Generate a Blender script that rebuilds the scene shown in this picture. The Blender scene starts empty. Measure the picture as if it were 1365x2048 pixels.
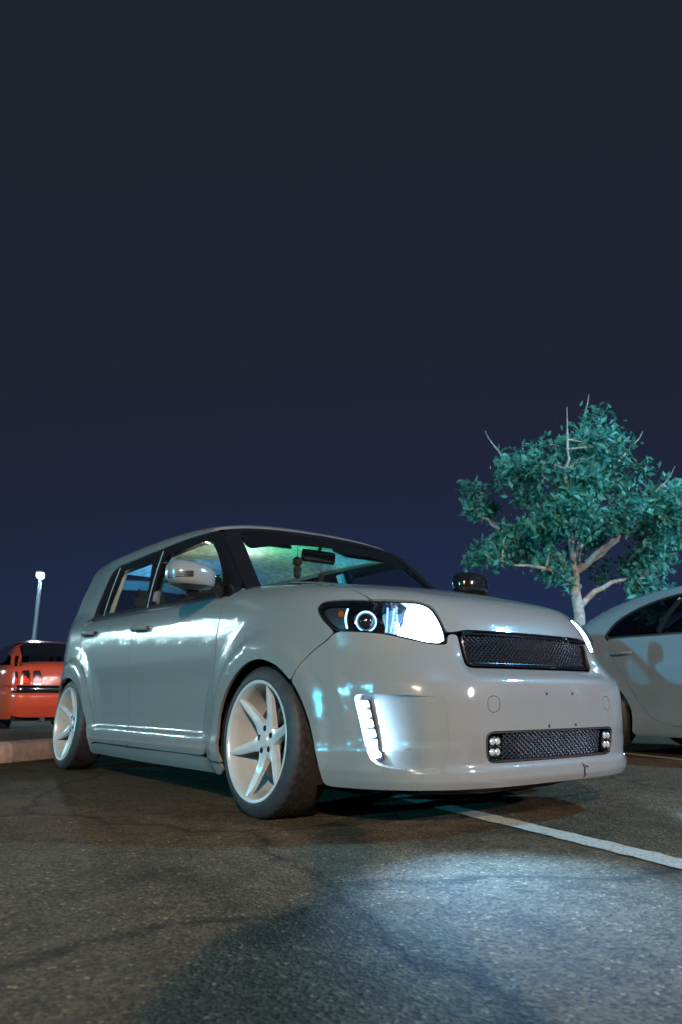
import bpy, math, random
import numpy as np
from mathutils import Vector, Matrix
from mathutils.geometry import delaunay_2d_cdt
R = math.radians
rng = random.Random(7)
sc = bpy.context.scene
COL = sc.collection

# ------------------------------------------------------------ camera, sky, exposure
cam = bpy.data.cameras.new('camera'); cam_o = bpy.data.objects.new('camera', cam); COL.objects.link(cam_o)
cam.sensor_fit = 'VERTICAL'; cam.sensor_height = 36; cam.lens = 24.94
cam.clip_start = .05; cam.clip_end = 3000
YAW, PITCH, ROLL = 2.49577, .25673, -.0015
cam_o.location = (2.7023, -2.4462, .4756)
cam_o.rotation_euler = (Matrix.Rotation(YAW - math.pi/2, 3, 'Z') @ Matrix.Rotation(math.pi/2 + PITCH, 3, 'X') @ Matrix.Rotation(ROLL, 3, 'Z')).to_euler()
cam.dof.use_dof = True; cam.dof.focus_distance = 3.0; cam.dof.aperture_fstop = 4.0
sc.camera = cam_o

world = bpy.data.worlds.new('World'); sc.world = world; world.use_nodes = True
wn, wl = world.node_tree.nodes, world.node_tree.links
wn.clear()
wo = wn.new('ShaderNodeOutputWorld'); bg = wn.new('ShaderNodeBackground'); sky = wn.new('ShaderNodeTexSky')
sky.sky_type = 'NISHITA'; sky.sun_disc = False
sky.sun_elevation = R(-6); sky.sun_rotation = R(-48); sky.air_density = 1.0; sky.dust_density = 0; sky.ozone_density = 8
bg.inputs[1].default_value = 1.15
glow = wn.new('ShaderNodeBackground'); glow.inputs[0].default_value = (.0138, .0172, .0245, 1)   # town glow on the night sky
glow.inputs[1].default_value = 1.0
ad = wn.new('ShaderNodeAddShader')
tint = wn.new('ShaderNodeMix'); tint.data_type = 'RGBA'; tint.blend_type = 'MULTIPLY'; tint.inputs[0].default_value = 1; tint.inputs[7].default_value = (.0, 1.9, 1.35, 1)
wl.new(sky.outputs[0], tint.inputs[6]); wl.new(tint.outputs[2], bg.inputs[0]); wl.new(bg.outputs[0], ad.inputs[0]); wl.new(glow.outputs[0], ad.inputs[1]); wl.new(ad.outputs[0], wo.inputs[0])

sc.view_settings.view_transform = 'Standard'; sc.view_settings.look = 'None'
sc.view_settings.exposure = 0; sc.view_settings.gamma = 1; sc.view_settings.use_curve_mapping = False
sc.render.engine = 'CYCLES'
sc.cycles.use_denoising = True; sc.cycles.max_bounces = 8; sc.cycles.transparent_max_bounces = 16
sc.cycles.sample_clamp_indirect = 4; sc.cycles.caustics_reflective = False; sc.cycles.caustics_refractive = False

# ------------------------------------------------------------ helpers
def mat(name, col, rough=.5, metal=0, coat=0, coat_rough=.03, spec=.5, emit=None, estr=0, noise=0, nscale=40, bump=0, bscale=200, bdist=.002, alpha=1):
    m = bpy.data.materials.new(name); m.use_nodes = True
    n, l = m.node_tree.nodes, m.node_tree.links; b = n['Principled BSDF']
    b.inputs['Base Color'].default_value = (*col, 1); b.inputs['Roughness'].default_value = rough
    b.inputs['Metallic'].default_value = metal; b.inputs['Coat Weight'].default_value = coat
    b.inputs['Coat Roughness'].default_value = coat_rough; b.inputs['Specular IOR Level'].default_value = spec
    if emit: b.inputs['Emission Color'].default_value = (*emit, 1); b.inputs['Emission Strength'].default_value = estr
    tc = n.new('ShaderNodeTexCoord')
    if noise:
        t = n.new('ShaderNodeTexNoise'); t.inputs['Scale'].default_value = nscale; t.inputs['Detail'].default_value = 6
        r = n.new('ShaderNodeMapRange'); r.inputs[1].default_value = .25; r.inputs[2].default_value = .75
        r.inputs[3].default_value = 1 - noise; r.inputs[4].default_value = 1 + noise
        x = n.new('ShaderNodeMix'); x.data_type = 'RGBA'; x.blend_type = 'MULTIPLY'; x.inputs[0].default_value = 1
        x.inputs[6].default_value = (*col, 1)
        l.new(tc.outputs['Object'], t.inputs['Vector']); l.new(t.outputs[0], r.inputs[0]); l.new(r.outputs[0], x.inputs[7]); l.new(x.outputs[2], b.inputs['Base Color'])
    if bump:
        t = n.new('ShaderNodeTexNoise'); t.inputs['Scale'].default_value = bscale; t.inputs['Detail'].default_value = 4
        u = n.new('ShaderNodeBump'); u.inputs['Strength'].default_value = bump; u.inputs['Distance'].default_value = bdist
        l.new(tc.outputs['Object'], t.inputs['Vector']); l.new(t.outputs[0], u.inputs['Height']); l.new(u.outputs[0], b.inputs['Normal'])
    return m
def glass_mat(name, tint, rough=.0, ior=1.5):
    m = bpy.data.materials.new(name); m.use_nodes = True
    n, l = m.node_tree.nodes, m.node_tree.links; n.remove(n['Principled BSDF'])
    o = n['Material Output']; tr = n.new('ShaderNodeBsdfTransparent'); tr.inputs[0].default_value = (*tint, 1)
    g = n.new('ShaderNodeBsdfGlossy'); g.inputs['Roughness'].default_value = rough; fr = n.new('ShaderNodeFresnel'); fr.inputs[0].default_value = ior
    geo = n.new('ShaderNodeNewGeometry')
    ma = n.new('ShaderNodeMath'); ma.operation = 'MULTIPLY'; inv = n.new('ShaderNodeMath'); inv.operation = 'SUBTRACT'; inv.inputs[0].default_value = 1
    l.new(geo.outputs['Backfacing'], inv.inputs[1]); l.new(fr.outputs[0], ma.inputs[0]); l.new(inv.outputs[0], ma.inputs[1])
    mx = n.new('ShaderNodeMixShader'); l.new(ma.outputs[0], mx.inputs[0]); l.new(tr.outputs[0], mx.inputs[1]); l.new(g.outputs[0], mx.inputs[2]); l.new(mx.outputs[0], o.inputs[0])
    return m
def emis(name, col, s):
    m = bpy.data.materials.new(name); m.use_nodes = True
    n, l = m.node_tree.nodes, m.node_tree.links; n.remove(n['Principled BSDF'])
    e = n.new('ShaderNodeEmission'); e.inputs[0].default_value = (*col, 1); e.inputs[1].default_value = s; l.new(e.outputs[0], n['Material Output'].inputs[0])
    return m
def link(o, parent=None):
    COL.objects.link(o)
    if parent is not None: o.parent = parent
    return o
def obj(name, verts, faces, m, parent=None, normals=None, smooth=True):
    me = bpy.data.meshes.new(name); me.from_pydata([tuple(map(float, v)) for v in verts], [], [tuple(map(int, f)) for f in faces]); me.update()
    me.materials.append(m)
    if smooth: me.shade_smooth()
    else: me.shade_flat()
    if normals is not None: me.normals_split_custom_set_from_vertices([tuple(map(float, n)) for n in normals])
    return link(bpy.data.objects.new(name, me), parent)
def tag(o, label=None, cat=None, group=None, kind=None):
    if label: o['label'] = label
    if cat: o['category'] = cat
    if group: o['group'] = group
    if kind: o['kind'] = kind
    return o
def empty(name, loc=(0, 0, 0), rz=0, parent=None):
    o = bpy.data.objects.new(name, None); o.empty_display_size = .2; o.location = loc; o.rotation_euler = (0, 0, rz); return link(o, parent)
class MB:
    "collects simple solids, then links them as one mesh object"
    def __init__(s): s.v, s.f = [], []
    def add(s, vs, fs):
        b = len(s.v); s.v += [Vector(v) for v in vs]; s.f += [tuple(i + b for i in f) for f in fs]; return s
    def box(s, c, d, rot=None, ch=0):
        dx, dy, dz = d[0]/2, d[1]/2, d[2]/2; c = Vector(c); M = rot or Matrix.Identity(3); vs = []
        if ch <= 0:
            for z in (-dz, dz):
                for x, y in ((-dx, -dy), (dx, -dy), (dx, dy), (-dx, dy)): vs.append(c + M @ Vector((x, y, z)))
            return s.add(vs, [(3, 2, 1, 0), (4, 5, 6, 7), (0, 1, 5, 4), (1, 2, 6, 5), (2, 3, 7, 6), (3, 0, 4, 7)])
        rings = []
        for z, k in ((-dz, ch), (-dz + ch, 0), (dz - ch, 0), (dz, ch)):
            a, b = dx - k, dy - k
            rings.append([(-a + ch, -b), (a - ch, -b), (a, -b + ch), (a, b - ch), (a - ch, b), (-a + ch, b), (-a, b - ch), (-a, -b + ch)])
            vs += [c + M @ Vector((x, y, z)) for x, y in rings[-1]]
        fs = [tuple(range(7, -1, -1)), tuple(range(24, 32))]
        for r in range(3):
            for i in range(8): j = (i + 1) % 8; fs.append((r*8 + i, r*8 + j, r*8 + 8 + j, r*8 + 8 + i))
        return s.add(vs, fs)
    def tube(s, pts, rad, n=8, cap=True):
        pts = [Vector(p) for p in pts]; k = len(pts); rad = [rad]*k if not hasattr(rad, '__len__') else rad
        vs, fs = [], []; prev = None
        for i, p in enumerate(pts):
            t = (pts[min(i + 1, k - 1)] - pts[max(i - 1, 0)]).normalized()
            a = prev if prev is not None else (Vector((0, 0, 1)) if abs(t.z) < .9 else Vector((1, 0, 0)))
            a = (a - t*a.dot(t)).normalized(); b = t.cross(a); prev = a
            vs += [p + (a*math.cos(2*math.pi*j/n) + b*math.sin(2*math.pi*j/n))*rad[i] for j in range(n)]
        for i in range(k - 1):
            for j in range(n): q = (j + 1) % n; fs.append((i*n + j, i*n + q, (i + 1)*n + q, (i + 1)*n + j))
        if cap: fs += [tuple(range(n - 1, -1, -1)), tuple(range((k - 1)*n, k*n))]
        return s.add(vs, fs)
    def lathe(s, prof, c=(0, 0, 0), axis='y', n=48, close=False):
        "prof: (radius, along axis)"
        c = Vector(c); vs, fs = [], []; k = len(prof)
        for j in range(n):
            a = 2*math.pi*j/n; ca, sa = math.cos(a), math.sin(a)
            for r, h in prof:
                vs.append(c + (Vector((r*ca, h, r*sa)) if axis == 'y' else Vector((r*ca, r*sa, h)) if axis == 'z' else Vector((h, r*ca, r*sa))))
        for j in range(n):
            q = (j + 1) % n
            for i in range(k - 1 if not close else k):
                e = (i + 1) % k; fs.append((j*k + i, j*k + e, q*k + e, q*k + i))
        return s.add(vs, fs)
    def grid(s, fn, nu, nv):
        vs = [fn(i/nu, j/nv) for i in range(nu + 1) for j in range(nv + 1)]
        return s.add(vs, [(i*(nv + 1) + j, (i + 1)*(nv + 1) + j, (i + 1)*(nv + 1) + j + 1, i*(nv + 1) + j + 1) for i in range(nu) for j in range(nv)])
    def xf(s, M): s.v = [M @ v for v in s.v]; return s
    def build(s, name, m, parent=None, smooth=True, bevel=0, angle=35, sub=0):
        me = bpy.data.meshes.new(name); me.from_pydata([tuple(v) for v in s.v], [], s.f); me.update(); me.materials.append(m)
        o = link(bpy.data.objects.new(name, me), parent)
        if smooth:
            me.shade_smooth()
            if not sub: me.set_sharp_from_angle(angle=R(angle))
        else: me.shade_flat()
        if bevel:
            b = o.modifiers.new('bevel', 'BEVEL'); b.width = bevel; b.segments = 2; b.limit_method = 'ANGLE'; b.angle_limit = R(30); b.harden_normals = False
        if sub: q = o.modifiers.new('sub', 'SUBSURF'); q.levels = q.render_levels = sub
        return o
def shell(name, bm_verts_faces, m, parent): return obj(name, *bm_verts_faces, m, parent)
# ---------------------------------------------------------------- body form
# The hatchback is two smooth solids (lower body, cabin), each an implicit
# surface f(x, y, z) = 0; panels are cut out of them.  x forward from the front
# axle, y to the car's left, z up, metres.
def pchip(xs, ys):
    xs = np.array(xs, float); ys = np.array(ys, float)
    h = np.diff(xs); d = np.diff(ys) / h
    m = np.zeros(len(xs)); m[0] = d[0]; m[-1] = d[-1]
    for i in range(1, len(xs) - 1):
        if d[i-1] * d[i] > 0:
            w1 = 2*h[i] + h[i-1]; w2 = h[i] + 2*h[i-1]
            m[i] = (w1 + w2) / (w1/d[i-1] + w2/d[i])
    def f(x):
        x = np.clip(x, xs[0], xs[-1])
        i = np.clip(np.searchsorted(xs, x) - 1, 0, len(h) - 1)
        t = (x - xs[i]) / h[i]; t2 = t*t; t3 = t2*t
        return (2*t3 - 3*t2 + 1)*ys[i] + (t3 - 2*t2 + t)*h[i]*m[i] + (3*t2 - 2*t3)*ys[i+1] + (t3 - t2)*h[i]*m[i+1]
    return f
def smax(a, b, k):
    h = np.maximum(k - np.abs(a - b), 0) / k
    return np.maximum(a, b) + h*h*k*0.25
def sstep(a, b, x):
    t = np.clip((x - a) / (b - a), 0, 1)
    return t*t*(3 - 2*t)
# half width of the flank against height
W_Z = pchip([.05, .12, .165, .20, .245, .285, .315, .36, .60, .75, .85, .95, 1.05, 1.12],
            [.79, .812, .836, .848, .858, .857, .850, .848, .851, .848, .842, .828, .795, .76])
# nose: centre section (grilles) and outer section (under the lamps)
N_MID = pchip([.10, .160, .19, .218, .232, .36, .46, .53, .555, .575, .592, .66, .73, .80, .95],
              [.84, .868, .880, .880, .864, .882, .884, .876, .862, .832, .800, .793, .785, .77, .74])
N_OUT = pchip([.10, .160, .19, .218, .232, .36, .46, .52, .57, .62, .69, .76, .85, .95],
              [.84, .868, .880, .880, .865, .885, .888, .880, .856, .826, .792, .770, .735, .70])
T_X = pchip([-3.6, -2.85, -2.5, -1.5, -.55, -.35, -.1, .1, .3, .45, .58, .68, .75, .80, .86, 1.0],
            [1.14, 1.14, 1.125, 1.09, 1.066, 1.054, 1.030, 1.006, .974, .942, .904, .866, .828, .790, .72, .55])
def f_body(P):
    x, ay, z = P[..., 0], np.abs(P[..., 1]), P[..., 2]
    w = W_Z(z)
    # flares round the wheel arches
    for cx, amp in ((0.02, .028), (-2.60, .034)):
        rr = np.hypot(x - cx, z - .31)
        w = w + amp * (.55*(1 - sstep(.40, .53, rr)) + .45*np.clip((.445 - rr)/.05, 0, 1)) * sstep(.02, .12, z)
    # sunk lower door skin above the ledge
    ra = np.hypot(x + 2.60, z - .31); rf = np.hypot(x - .02, z - .31)
    w = w - .011*sstep(.300, .326, z)*(1 - sstep(.54, .68, z))*sstep(.515, .56, rf)*sstep(.53, .62, ra)*sstep(-3, -2.6, x)
    # front corner narrows the flank a little towards the top
    xs = -.12
    mid = 1 - sstep(.385, .455, ay)
    x0 = N_MID(z)*mid + N_OUT(z)*(1 - mid)
    n = 3.0 + .55*sstep(.66, .52, z)
    a = np.maximum(ay, 1e-6) / w
    b = np.maximum(x - xs, 0) / (x0 - xs)
    g = ((a**n + b**n)**(1/n) - 1) * .85
    # tail
    xr = -3.40 + .20*np.maximum(z - .70, 0)**1.2 + .42*(ay/.85)**5
    g = smax(g, xr - x, .22)
    zt = T_X(x) - .045*(ay/.78)**2 - .02*(ay/.78)**6
    t = z - zt
    f = smax(g, t, .13)
    return np.maximum(f, .10 - z)
# cabin
R_X = pchip([-3.6, -3.25, -3.0, -2.6, -1.9, -1.3, -.95, -.78, -.60, -.3],
            [1.38, 1.51, 1.540, 1.555, 1.550, 1.527, 1.494, 1.468, 1.43, 1.33])
def f_cab(P):
    x, ay, z = P[..., 0], np.abs(P[..., 1]), P[..., 2]
    side = ay - (.812 - .10*(z - .95) - .23*np.maximum(z - .98, 0)**1.45 - .02*sstep(-1.2, -.4, x) - .05*sstep(-2.3, -3.2, x))
    roof = z - (R_X(x) - .062*(ay/.65)**3)
    # screen: base x at z=1.02, header at z=1.42
    ws = (x - (-.27 - 1.13*(z - 1.02) - .15*ay**2)) * .62
    rear = (-3.34 + .42*np.maximum(z - 1.0, 0)**1.1 + .16*(ay/.8)**4 - x)
    f = smax(side, roof, .06)
    f = smax(f, ws, .06)
    f = smax(f, rear, .22)
    return np.maximum(f, .80 - z)
def f_all(P):
    a, b = f_body(P), f_cab(P)
    return -smax(-a, -b, .05)
# ways of looking at the form: each maps (u, v) to a ray, the surface is where the ray leaves the solid
class Dom:
    def __init__(s, kind, t0, t1): s.kind, s.t0, s.t1 = kind, t0, t1
    def ray(s, uv):
        u, v = uv[..., 0], uv[..., 1]; o = np.zeros(uv.shape[:-1] + (3,)); d = np.zeros_like(o); k = s.kind
        if k == 'side': o[..., 0] = u; o[..., 2] = v; d[..., 1] = -1
        elif k == 'round': o[..., 0] = -.2; o[..., 2] = v; d[..., 0] = np.cos(u/.8); d[..., 1] = -np.sin(u/.8)
        elif k == 'hood': o[..., 0] = -.3; o[..., 1] = -v; o[..., 2] = .4; d[..., 0] = np.cos(u/.8); d[..., 2] = np.sin(u/.8)
        elif k == 'wing':
            o[..., 1] = -.25; o[..., 2] = .5
            d[..., 0] = np.cos(v/.5)*np.cos(u/.5); d[..., 1] = -np.cos(v/.5)*np.sin(u/.5); d[..., 2] = np.sin(v/.5)
        elif k == 'roof': o[..., 0] = u; o[..., 2] = 1.0; d[..., 1] = -np.sin(v/.5); d[..., 2] = np.cos(v/.5)
        elif k == 'front': o[..., 1] = -u; o[..., 2] = v; d[..., 0] = 1
        elif k == 'rear': o[..., 1] = -u; o[..., 2] = v; d[..., 0] = -1
        elif k == 'top': o[..., 0] = u; o[..., 1] = -v; d[..., 2] = 1
        return o, d
    def inv(s, P):
        x, y, z = P[..., 0], P[..., 1], P[..., 2]; k = s.kind
        if k == 'side': a, b = x, z
        elif k == 'round': a, b = np.arctan2(-y, x + .2)*.8, z
        elif k == 'hood': a, b = np.arctan2(z - .4, x + .3)*.8, -y
        elif k == 'wing': a, b = np.arctan2(-(y + .25), x)*.5, np.arctan2(z - .5, np.hypot(x, y + .25))*.5
        elif k == 'roof': a, b = x, np.arctan2(-y, z - 1.0)*.5
        elif k in ('front', 'rear'): a, b = -y, z
        elif k == 'top': a, b = x, -y
        return np.stack([a, b], -1)
    def on(s, uv, f):
        uv = np.asarray(uv, float); o, d = s.ray(uv)
        lo = np.full(uv.shape[:-1], s.t0, float); hi = np.full(uv.shape[:-1], s.t1, float)
        for _ in range(34):
            m = (lo + hi)/2; inside = f(o + d*m[..., None]) < 0
            lo = np.where(inside, m, lo); hi = np.where(inside, hi, m)
        return o + d*lo[..., None]
SIDE, ROUND, HOOD = Dom('side', .2, 1.15), Dom('round', .2, 1.4), Dom('hood', .15, 1.5)
WING, ROOF, FRONT = Dom('wing', .15, 1.3), Dom('roof', .1, 1.1), Dom('front', -2.5, 1.5)
REAR, TOP = Dom('rear', 1.5, 4.2), Dom('top', .2, 1.9)
# ------------------------------------------------------------ panels cut from a form
def spline(pts, step=.012):
    "Catmull-Rom through the points"
    p = np.array(pts, float)
    if len(p) == 2:
        n = max(1, int(np.linalg.norm(p[1] - p[0])/step)); t = np.linspace(0, 1, n + 1)[:, None]; return p[0]*(1 - t) + p[1]*t
    e = np.vstack([2*p[0] - p[1], p, 2*p[-1] - p[-2]]); out = []
    for i in range(len(p) - 1):
        a, b, c, d = e[i:i+4]; n = max(1, int(np.linalg.norm(c - b)/step))
        k1 = max(np.linalg.norm(b - a), 1e-5)**.5; k2 = max(np.linalg.norm(c - b), 1e-5)**.5; k3 = max(np.linalg.norm(d - c), 1e-5)**.5
        m1 = (c - b) - k2*((c - a)/(k1 + k2) - (b - a)/k1); m1 = c - b + k2*((b - a)/k1 - (c - a)/(k1 + k2))
        m2 = c - b + k2*((d - c)/k3 - (d - b)/(k2 + k3))
        for j in range(n):
            t = j/n; out.append((2*t**3 - 3*t**2 + 1)*b + (t**3 - 2*t**2 + t)*m1 + (3*t**2 - 2*t**3)*c + (t**3 - t**2)*m2)
    out.append(p[-1]); return np.array(out)
def loop(*segs, step=.012, rnd=2):
    "closed outline out of curve segments, corners slightly rounded"
    out = []
    for s in segs:
        q = spline(s, step)
        if out and np.linalg.norm(out[-1] - q[0]) > 2*step: out += list(spline([out[-1], q[0]], step)[1:-1])
        out += list(q if not out or np.linalg.norm(out[-1] - q[0]) > 1e-4 else q[1:])
    if np.linalg.norm(out[-1] - out[0]) > 2*step: out += list(spline([out[-1], out[0]], step)[1:-1])
    elif np.linalg.norm(out[-1] - out[0]) < step*.3: out = out[:-1]
    out = np.array(out)
    for _ in range(rnd):
        out = .25*np.roll(out, 1, 0) + .5*out + .25*np.roll(out, -1, 0)
    return out
def area2(p): return .5*np.sum(p[:, 0]*np.roll(p[:, 1], -1) - np.roll(p[:, 0], -1)*p[:, 1])
def inset(p, d):
    if area2(p) < 0: p = p[::-1]
    t = np.roll(p, -1, 0) - np.roll(p, 1, 0); t /= np.linalg.norm(t, axis=1)[:, None] + 1e-12
    return p + np.stack([-t[:, 1], t[:, 0]], -1)*d
def inpoly(q, p):
    x, y = q[:, 0][:, None], q[:, 1][:, None]; a, b = p, np.roll(p, -1, 0)
    c = ((a[:, 1] > y) != (b[:, 1] > y)) & (x < (b[:, 0] - a[:, 0])*(y - a[:, 1])/(b[:, 1] - a[:, 1] + 1e-15) + a[:, 0])
    return c.sum(1) % 2 == 1
def grad(f, P):
    e = 5e-4; g = np.stack([(f(P + e*np.eye(3)[i]) - f(P - e*np.eye(3)[i]))/(2*e) for i in range(3)], -1)
    return g/(np.linalg.norm(g, axis=-1, keepdims=True) + 1e-12)
def conv(pts, A, B, f): return B.inv(A.on(np.array(pts, float), f))
def mirror_loop(p):
    "right half outline (starts and ends at the centre line) -> full symmetric outline"
    q = p[::-1].copy(); return np.vstack([p, q*np.array([-1, 1])])
def triangulate(outer, holes, res):
    allp = [outer] + holes; b = np.vstack(allp); edges = []; k = 0
    for p in allp:
        n = len(p); edges += [(k + i, k + (i + 1) % n) for i in range(n)]; k += n
    lo, hi = outer.min(0), outer.max(0)
    gx = np.arange(lo[0], hi[0], res); gy = np.arange(lo[1], hi[1], res*.87)
    g = np.array([(x + (.5*res if j % 2 else 0), y) for j, y in enumerate(gy) for x in gx])
    if len(g):
        ok = inpoly(g, outer)
        for h in holes: ok &= ~inpoly(g, h)
        g = g[ok]
        if len(g):
            d = np.full(len(g), 9.)
            for i in range(0, len(b), 64): d = np.minimum(d, np.linalg.norm(g[:, None] - b[None, i:i+64], axis=2).min(1))
            g = g[d > res*.55]
    pts = np.vstack([b, g]) if len(g) else b
    vo, _, fo, ov, _, _ = delaunay_2d_cdt([Vector((float(x), float(y))) for x, y in pts], edges, [], 0, 1e-6)
    vo = np.array([(v.x, v.y) for v in vo]); fo = np.array([f for f in fo if len(f) == 3])
    c = vo[fo].mean(1); ok = inpoly(c, outer)
    for h in holes: ok &= ~inpoly(c, h)
    return vo, fo[ok]
def surf(f, D, uv, disp=None):
    P = D.on(uv, f); N = grad(f, P)
    if disp is not None:
        P = P + N*disp(uv)[:, None]; e = 1e-3
        def S(w): Q = D.on(w, f); return Q + grad(f, Q)*disp(w)[:, None]
        M = np.cross(S(uv + [e, 0]) - S(uv - [e, 0]), S(uv + [0, e]) - S(uv - [0, e]))
        M /= np.linalg.norm(M, axis=1)[:, None] + 1e-12; M *= np.sign((M*N).sum(1))[:, None]; N = M
    return P, N
def panel(name, f, D, outer, m, parent, holes=(), gap=.0022, depth=.014, res=.022, disp=None, off=0, mirror=False, both=False, wall=False, hole_depth=None, bare=()):
    """a sheet of the form's surface with turned-in edges.  mirror: the left-hand twin; both: returns (right, left)"""
    if both:
        a = panel(name, f, D, outer, m, parent, holes, gap, depth, res, disp, off, False, False, wall, hole_depth, bare)
        par = parent
        me = a.data.copy(); n = len(me.vertices); co = np.empty(n*3, 'f'); me.vertices.foreach_get('co', co); co = co.reshape(-1, 3); co[:, 1] *= -1
        nn = np.array([c.vector for c in me.corner_normals]); vi = np.empty(len(me.loops), 'i'); me.loops.foreach_get('vertex_index', vi)
        vn = np.zeros((n, 3)); vn[vi] = nn; vn[:, 1] *= -1
        b = obj(name, co, [tuple(p.vertices)[::-1] for p in me.polygons], m, par, vn)
        bpy.data.meshes.remove(me)
        return a, b
    outer = inset(outer, gap); holes = [inset(h, -gap)[::-1] for h in holes]
    dd = (lambda w: (disp(w) if disp is not None else 0) + np.full(len(w), off)) if (disp is not None or off) else None
    uv, F = triangulate(outer, holes, res)
    P, N = surf(f, D, uv, dd)
    fn = np.cross(P[F[:, 1]] - P[F[:, 0]], P[F[:, 2]] - P[F[:, 0]]); flip = (fn*N[F[:, 0]]).sum(1) < 0
    F[flip] = F[flip][:, ::-1]
    V, NN, FF = [P], [N], [F]; k = len(P); quads = []
    if depth:
        for li, p in enumerate([outer] + holes):
            if li - 1 in bare: continue
            Q, M = surf(f, D, p, dd); n = len(p)
            G = grad(f, Q)
            if wall: B = D.on(p, f)
            else: B = Q - G*(depth if li == 0 or hole_depth is None else hole_depth)
            T = np.roll(Q, -1, 0) - np.roll(Q, 1, 0); S = np.cross(T, G); S /= np.linalg.norm(S, axis=1)[:, None] + 1e-12
            # outward from the sheet: away from its inside
            c2 = inset(p, .002) if li == 0 else inset(p[::-1], -.002)[::-1]
            I = D.on(c2 if li == 0 else c2, f)
            sg = np.sign(((I - D.on(p, f))*S).sum(1)); S = -S*np.where(sg == 0, 1, sg)[:, None]
            if wall: S = -S
            V += [Q, B]; NN += [S, S]
            for i in range(n):
                j = (i + 1) % n; q = (k + i, k + j, k + n + j, k + n + i)
                a, b_, c = Q[i], Q[j], B[j]
                if np.dot(np.cross(b_ - a, c - a), S[i]) < 0: q = q[::-1]
                quads.append(q)
            k += 2*n
    return obj(name, np.vstack(V), [tuple(t) for t in np.vstack(FF)] + quads, m, parent, np.vstack(NN))
# ------------------------------------------------------------ materials
def paint_mat(name, col, rough=.32, fleck=.0):
    m = bpy.data.materials.new(name); m.use_nodes = True
    n, l = m.node_tree.nodes, m.node_tree.links; b = n['Principled BSDF']
    b.inputs['Roughness'].default_value = rough; b.inputs['Coat Weight'].default_value = 1; b.inputs['Coat IOR'].default_value = 1.65
    tc = n.new('ShaderNodeTexCoord')
    # dust film: slightly paler and duller, more of it in cloudy patches
    t = n.new('ShaderNodeTexNoise'); t.inputs['Scale'].default_value = 3.2; t.inputs['Detail'].default_value = 8; t.inputs['Roughness'].default_value = .65
    r = n.new('ShaderNodeMapRange'); r.inputs[1].default_value = .35; r.inputs[2].default_value = .75; r.inputs[3].default_value = .0; r.inputs[4].default_value = .35
    x = n.new('ShaderNodeMix'); x.data_type = 'RGBA'; x.inputs[6].default_value = (*col, 1); x.inputs[7].default_value = (col[0]*.88, col[1]*.85, col[2]*.80, 1)
    l.new(tc.outputs['Object'], t.inputs['Vector']); l.new(t.outputs[0], r.inputs[0]); l.new(r.outputs[0], x.inputs[0]); l.new(x.outputs[2], b.inputs['Base Color'])
    # stone chips
    vc = n.new('ShaderNodeTexVoronoi'); vc.inputs['Scale'].default_value = 13; l.new(tc.outputs['Object'], vc.inputs['Vector'])
    lt = n.new('ShaderNodeMath'); lt.operation = 'LESS_THAN'; lt.inputs[1].default_value = .035; l.new(vc.outputs['Distance'], lt.inputs[0])
    wc = n.new('ShaderNodeSeparateColor'); l.new(vc.outputs['Color'], wc.inputs[0]); gt = n.new('ShaderNodeMath'); gt.operation = 'GREATER_THAN'; gt.inputs[1].default_value = .72; l.new(wc.outputs[0], gt.inputs[0])
    an = n.new('ShaderNodeMath'); an.operation = 'MULTIPLY'; l.new(lt.outputs[0], an.inputs[0]); l.new(gt.outputs[0], an.inputs[1])
    xc = n.new('ShaderNodeMix'); xc.data_type = 'RGBA'; xc.inputs[7].default_value = (.03, .03, .03, 1); l.new(an.outputs[0], xc.inputs[0]); l.new(x.outputs[2], xc.inputs[6]); l.new(xc.outputs[2], b.inputs['Base Color'])
    # wash marks: hair-fine scratches in many directions that scatter a lamp's reflection into an arc, stronger in places
    tot = None
    for k in range(6):
        vr = n.new('ShaderNodeVectorRotate'); vr.rotation_type = 'Y_AXIS'; vr.inputs['Angle'].default_value = k*math.pi/6 + .2
        mp = n.new('ShaderNodeMapping'); mp.inputs['Scale'].default_value = (420, 20, 5)
        s1 = n.new('ShaderNodeTexNoise'); s1.inputs['Scale'].default_value = 1; s1.inputs['Detail'].default_value = 1
        rr = n.new('ShaderNodeMapRange'); rr.inputs[1].default_value = .60; rr.inputs[2].default_value = .72
        l.new(tc.outputs['Object'], vr.inputs['Vector']); l.new(vr.outputs[0], mp.inputs[0]); l.new(mp.outputs[0], s1.inputs['Vector']); l.new(s1.outputs[0], rr.inputs[0])
        if tot is None: tot = rr.outputs[0]
        else:
            mx = n.new('ShaderNodeMath'); mx.operation = 'ADD'; l.new(tot, mx.inputs[0]); l.new(rr.outputs[0], mx.inputs[1]); tot = mx.outputs[0]
    bu = n.new('ShaderNodeBump'); bu.inputs['Strength'].default_value = .18; bu.inputs['Distance'].default_value = .0003
    l.new(tot, bu.inputs['Height']); l.new(bu.outputs[0], b.inputs['Coat Normal']); b.inputs['Specular IOR Level'].default_value = .12
    cr = n.new('ShaderNodeMapRange'); cr.inputs[1].default_value = .3; cr.inputs[2].default_value = .8; cr.inputs[3].default_value = .015; cr.inputs[4].default_value = .09
    l.new(t.outputs[0], cr.inputs[0]); l.new(cr.outputs[0], b.inputs['Coat Roughness'])
    return m
M = {}
M['paint'] = paint_mat('grey_paint', (.180, .186, .186), .42)
M['silver'] = paint_mat('silver_paint', (.17, .225, .275), .3)
M['red'] = paint_mat('red_paint', (.60, .065, .028), .25)
M['gloss_black'] = mat('gloss_black', (.008, .008, .010), .12, coat=.6)
M['black'] = mat('black_trim', (.014, .014, .016), .55, noise=.3, nscale=60)
M['liner'] = mat('arch_liner', (.010, .010, .011), .9, noise=.4, nscale=30)
M['rubber'] = mat('tyre_rubber', (.026, .026, .029), .6, noise=.35, nscale=25, bump=.3, bscale=400)
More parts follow.
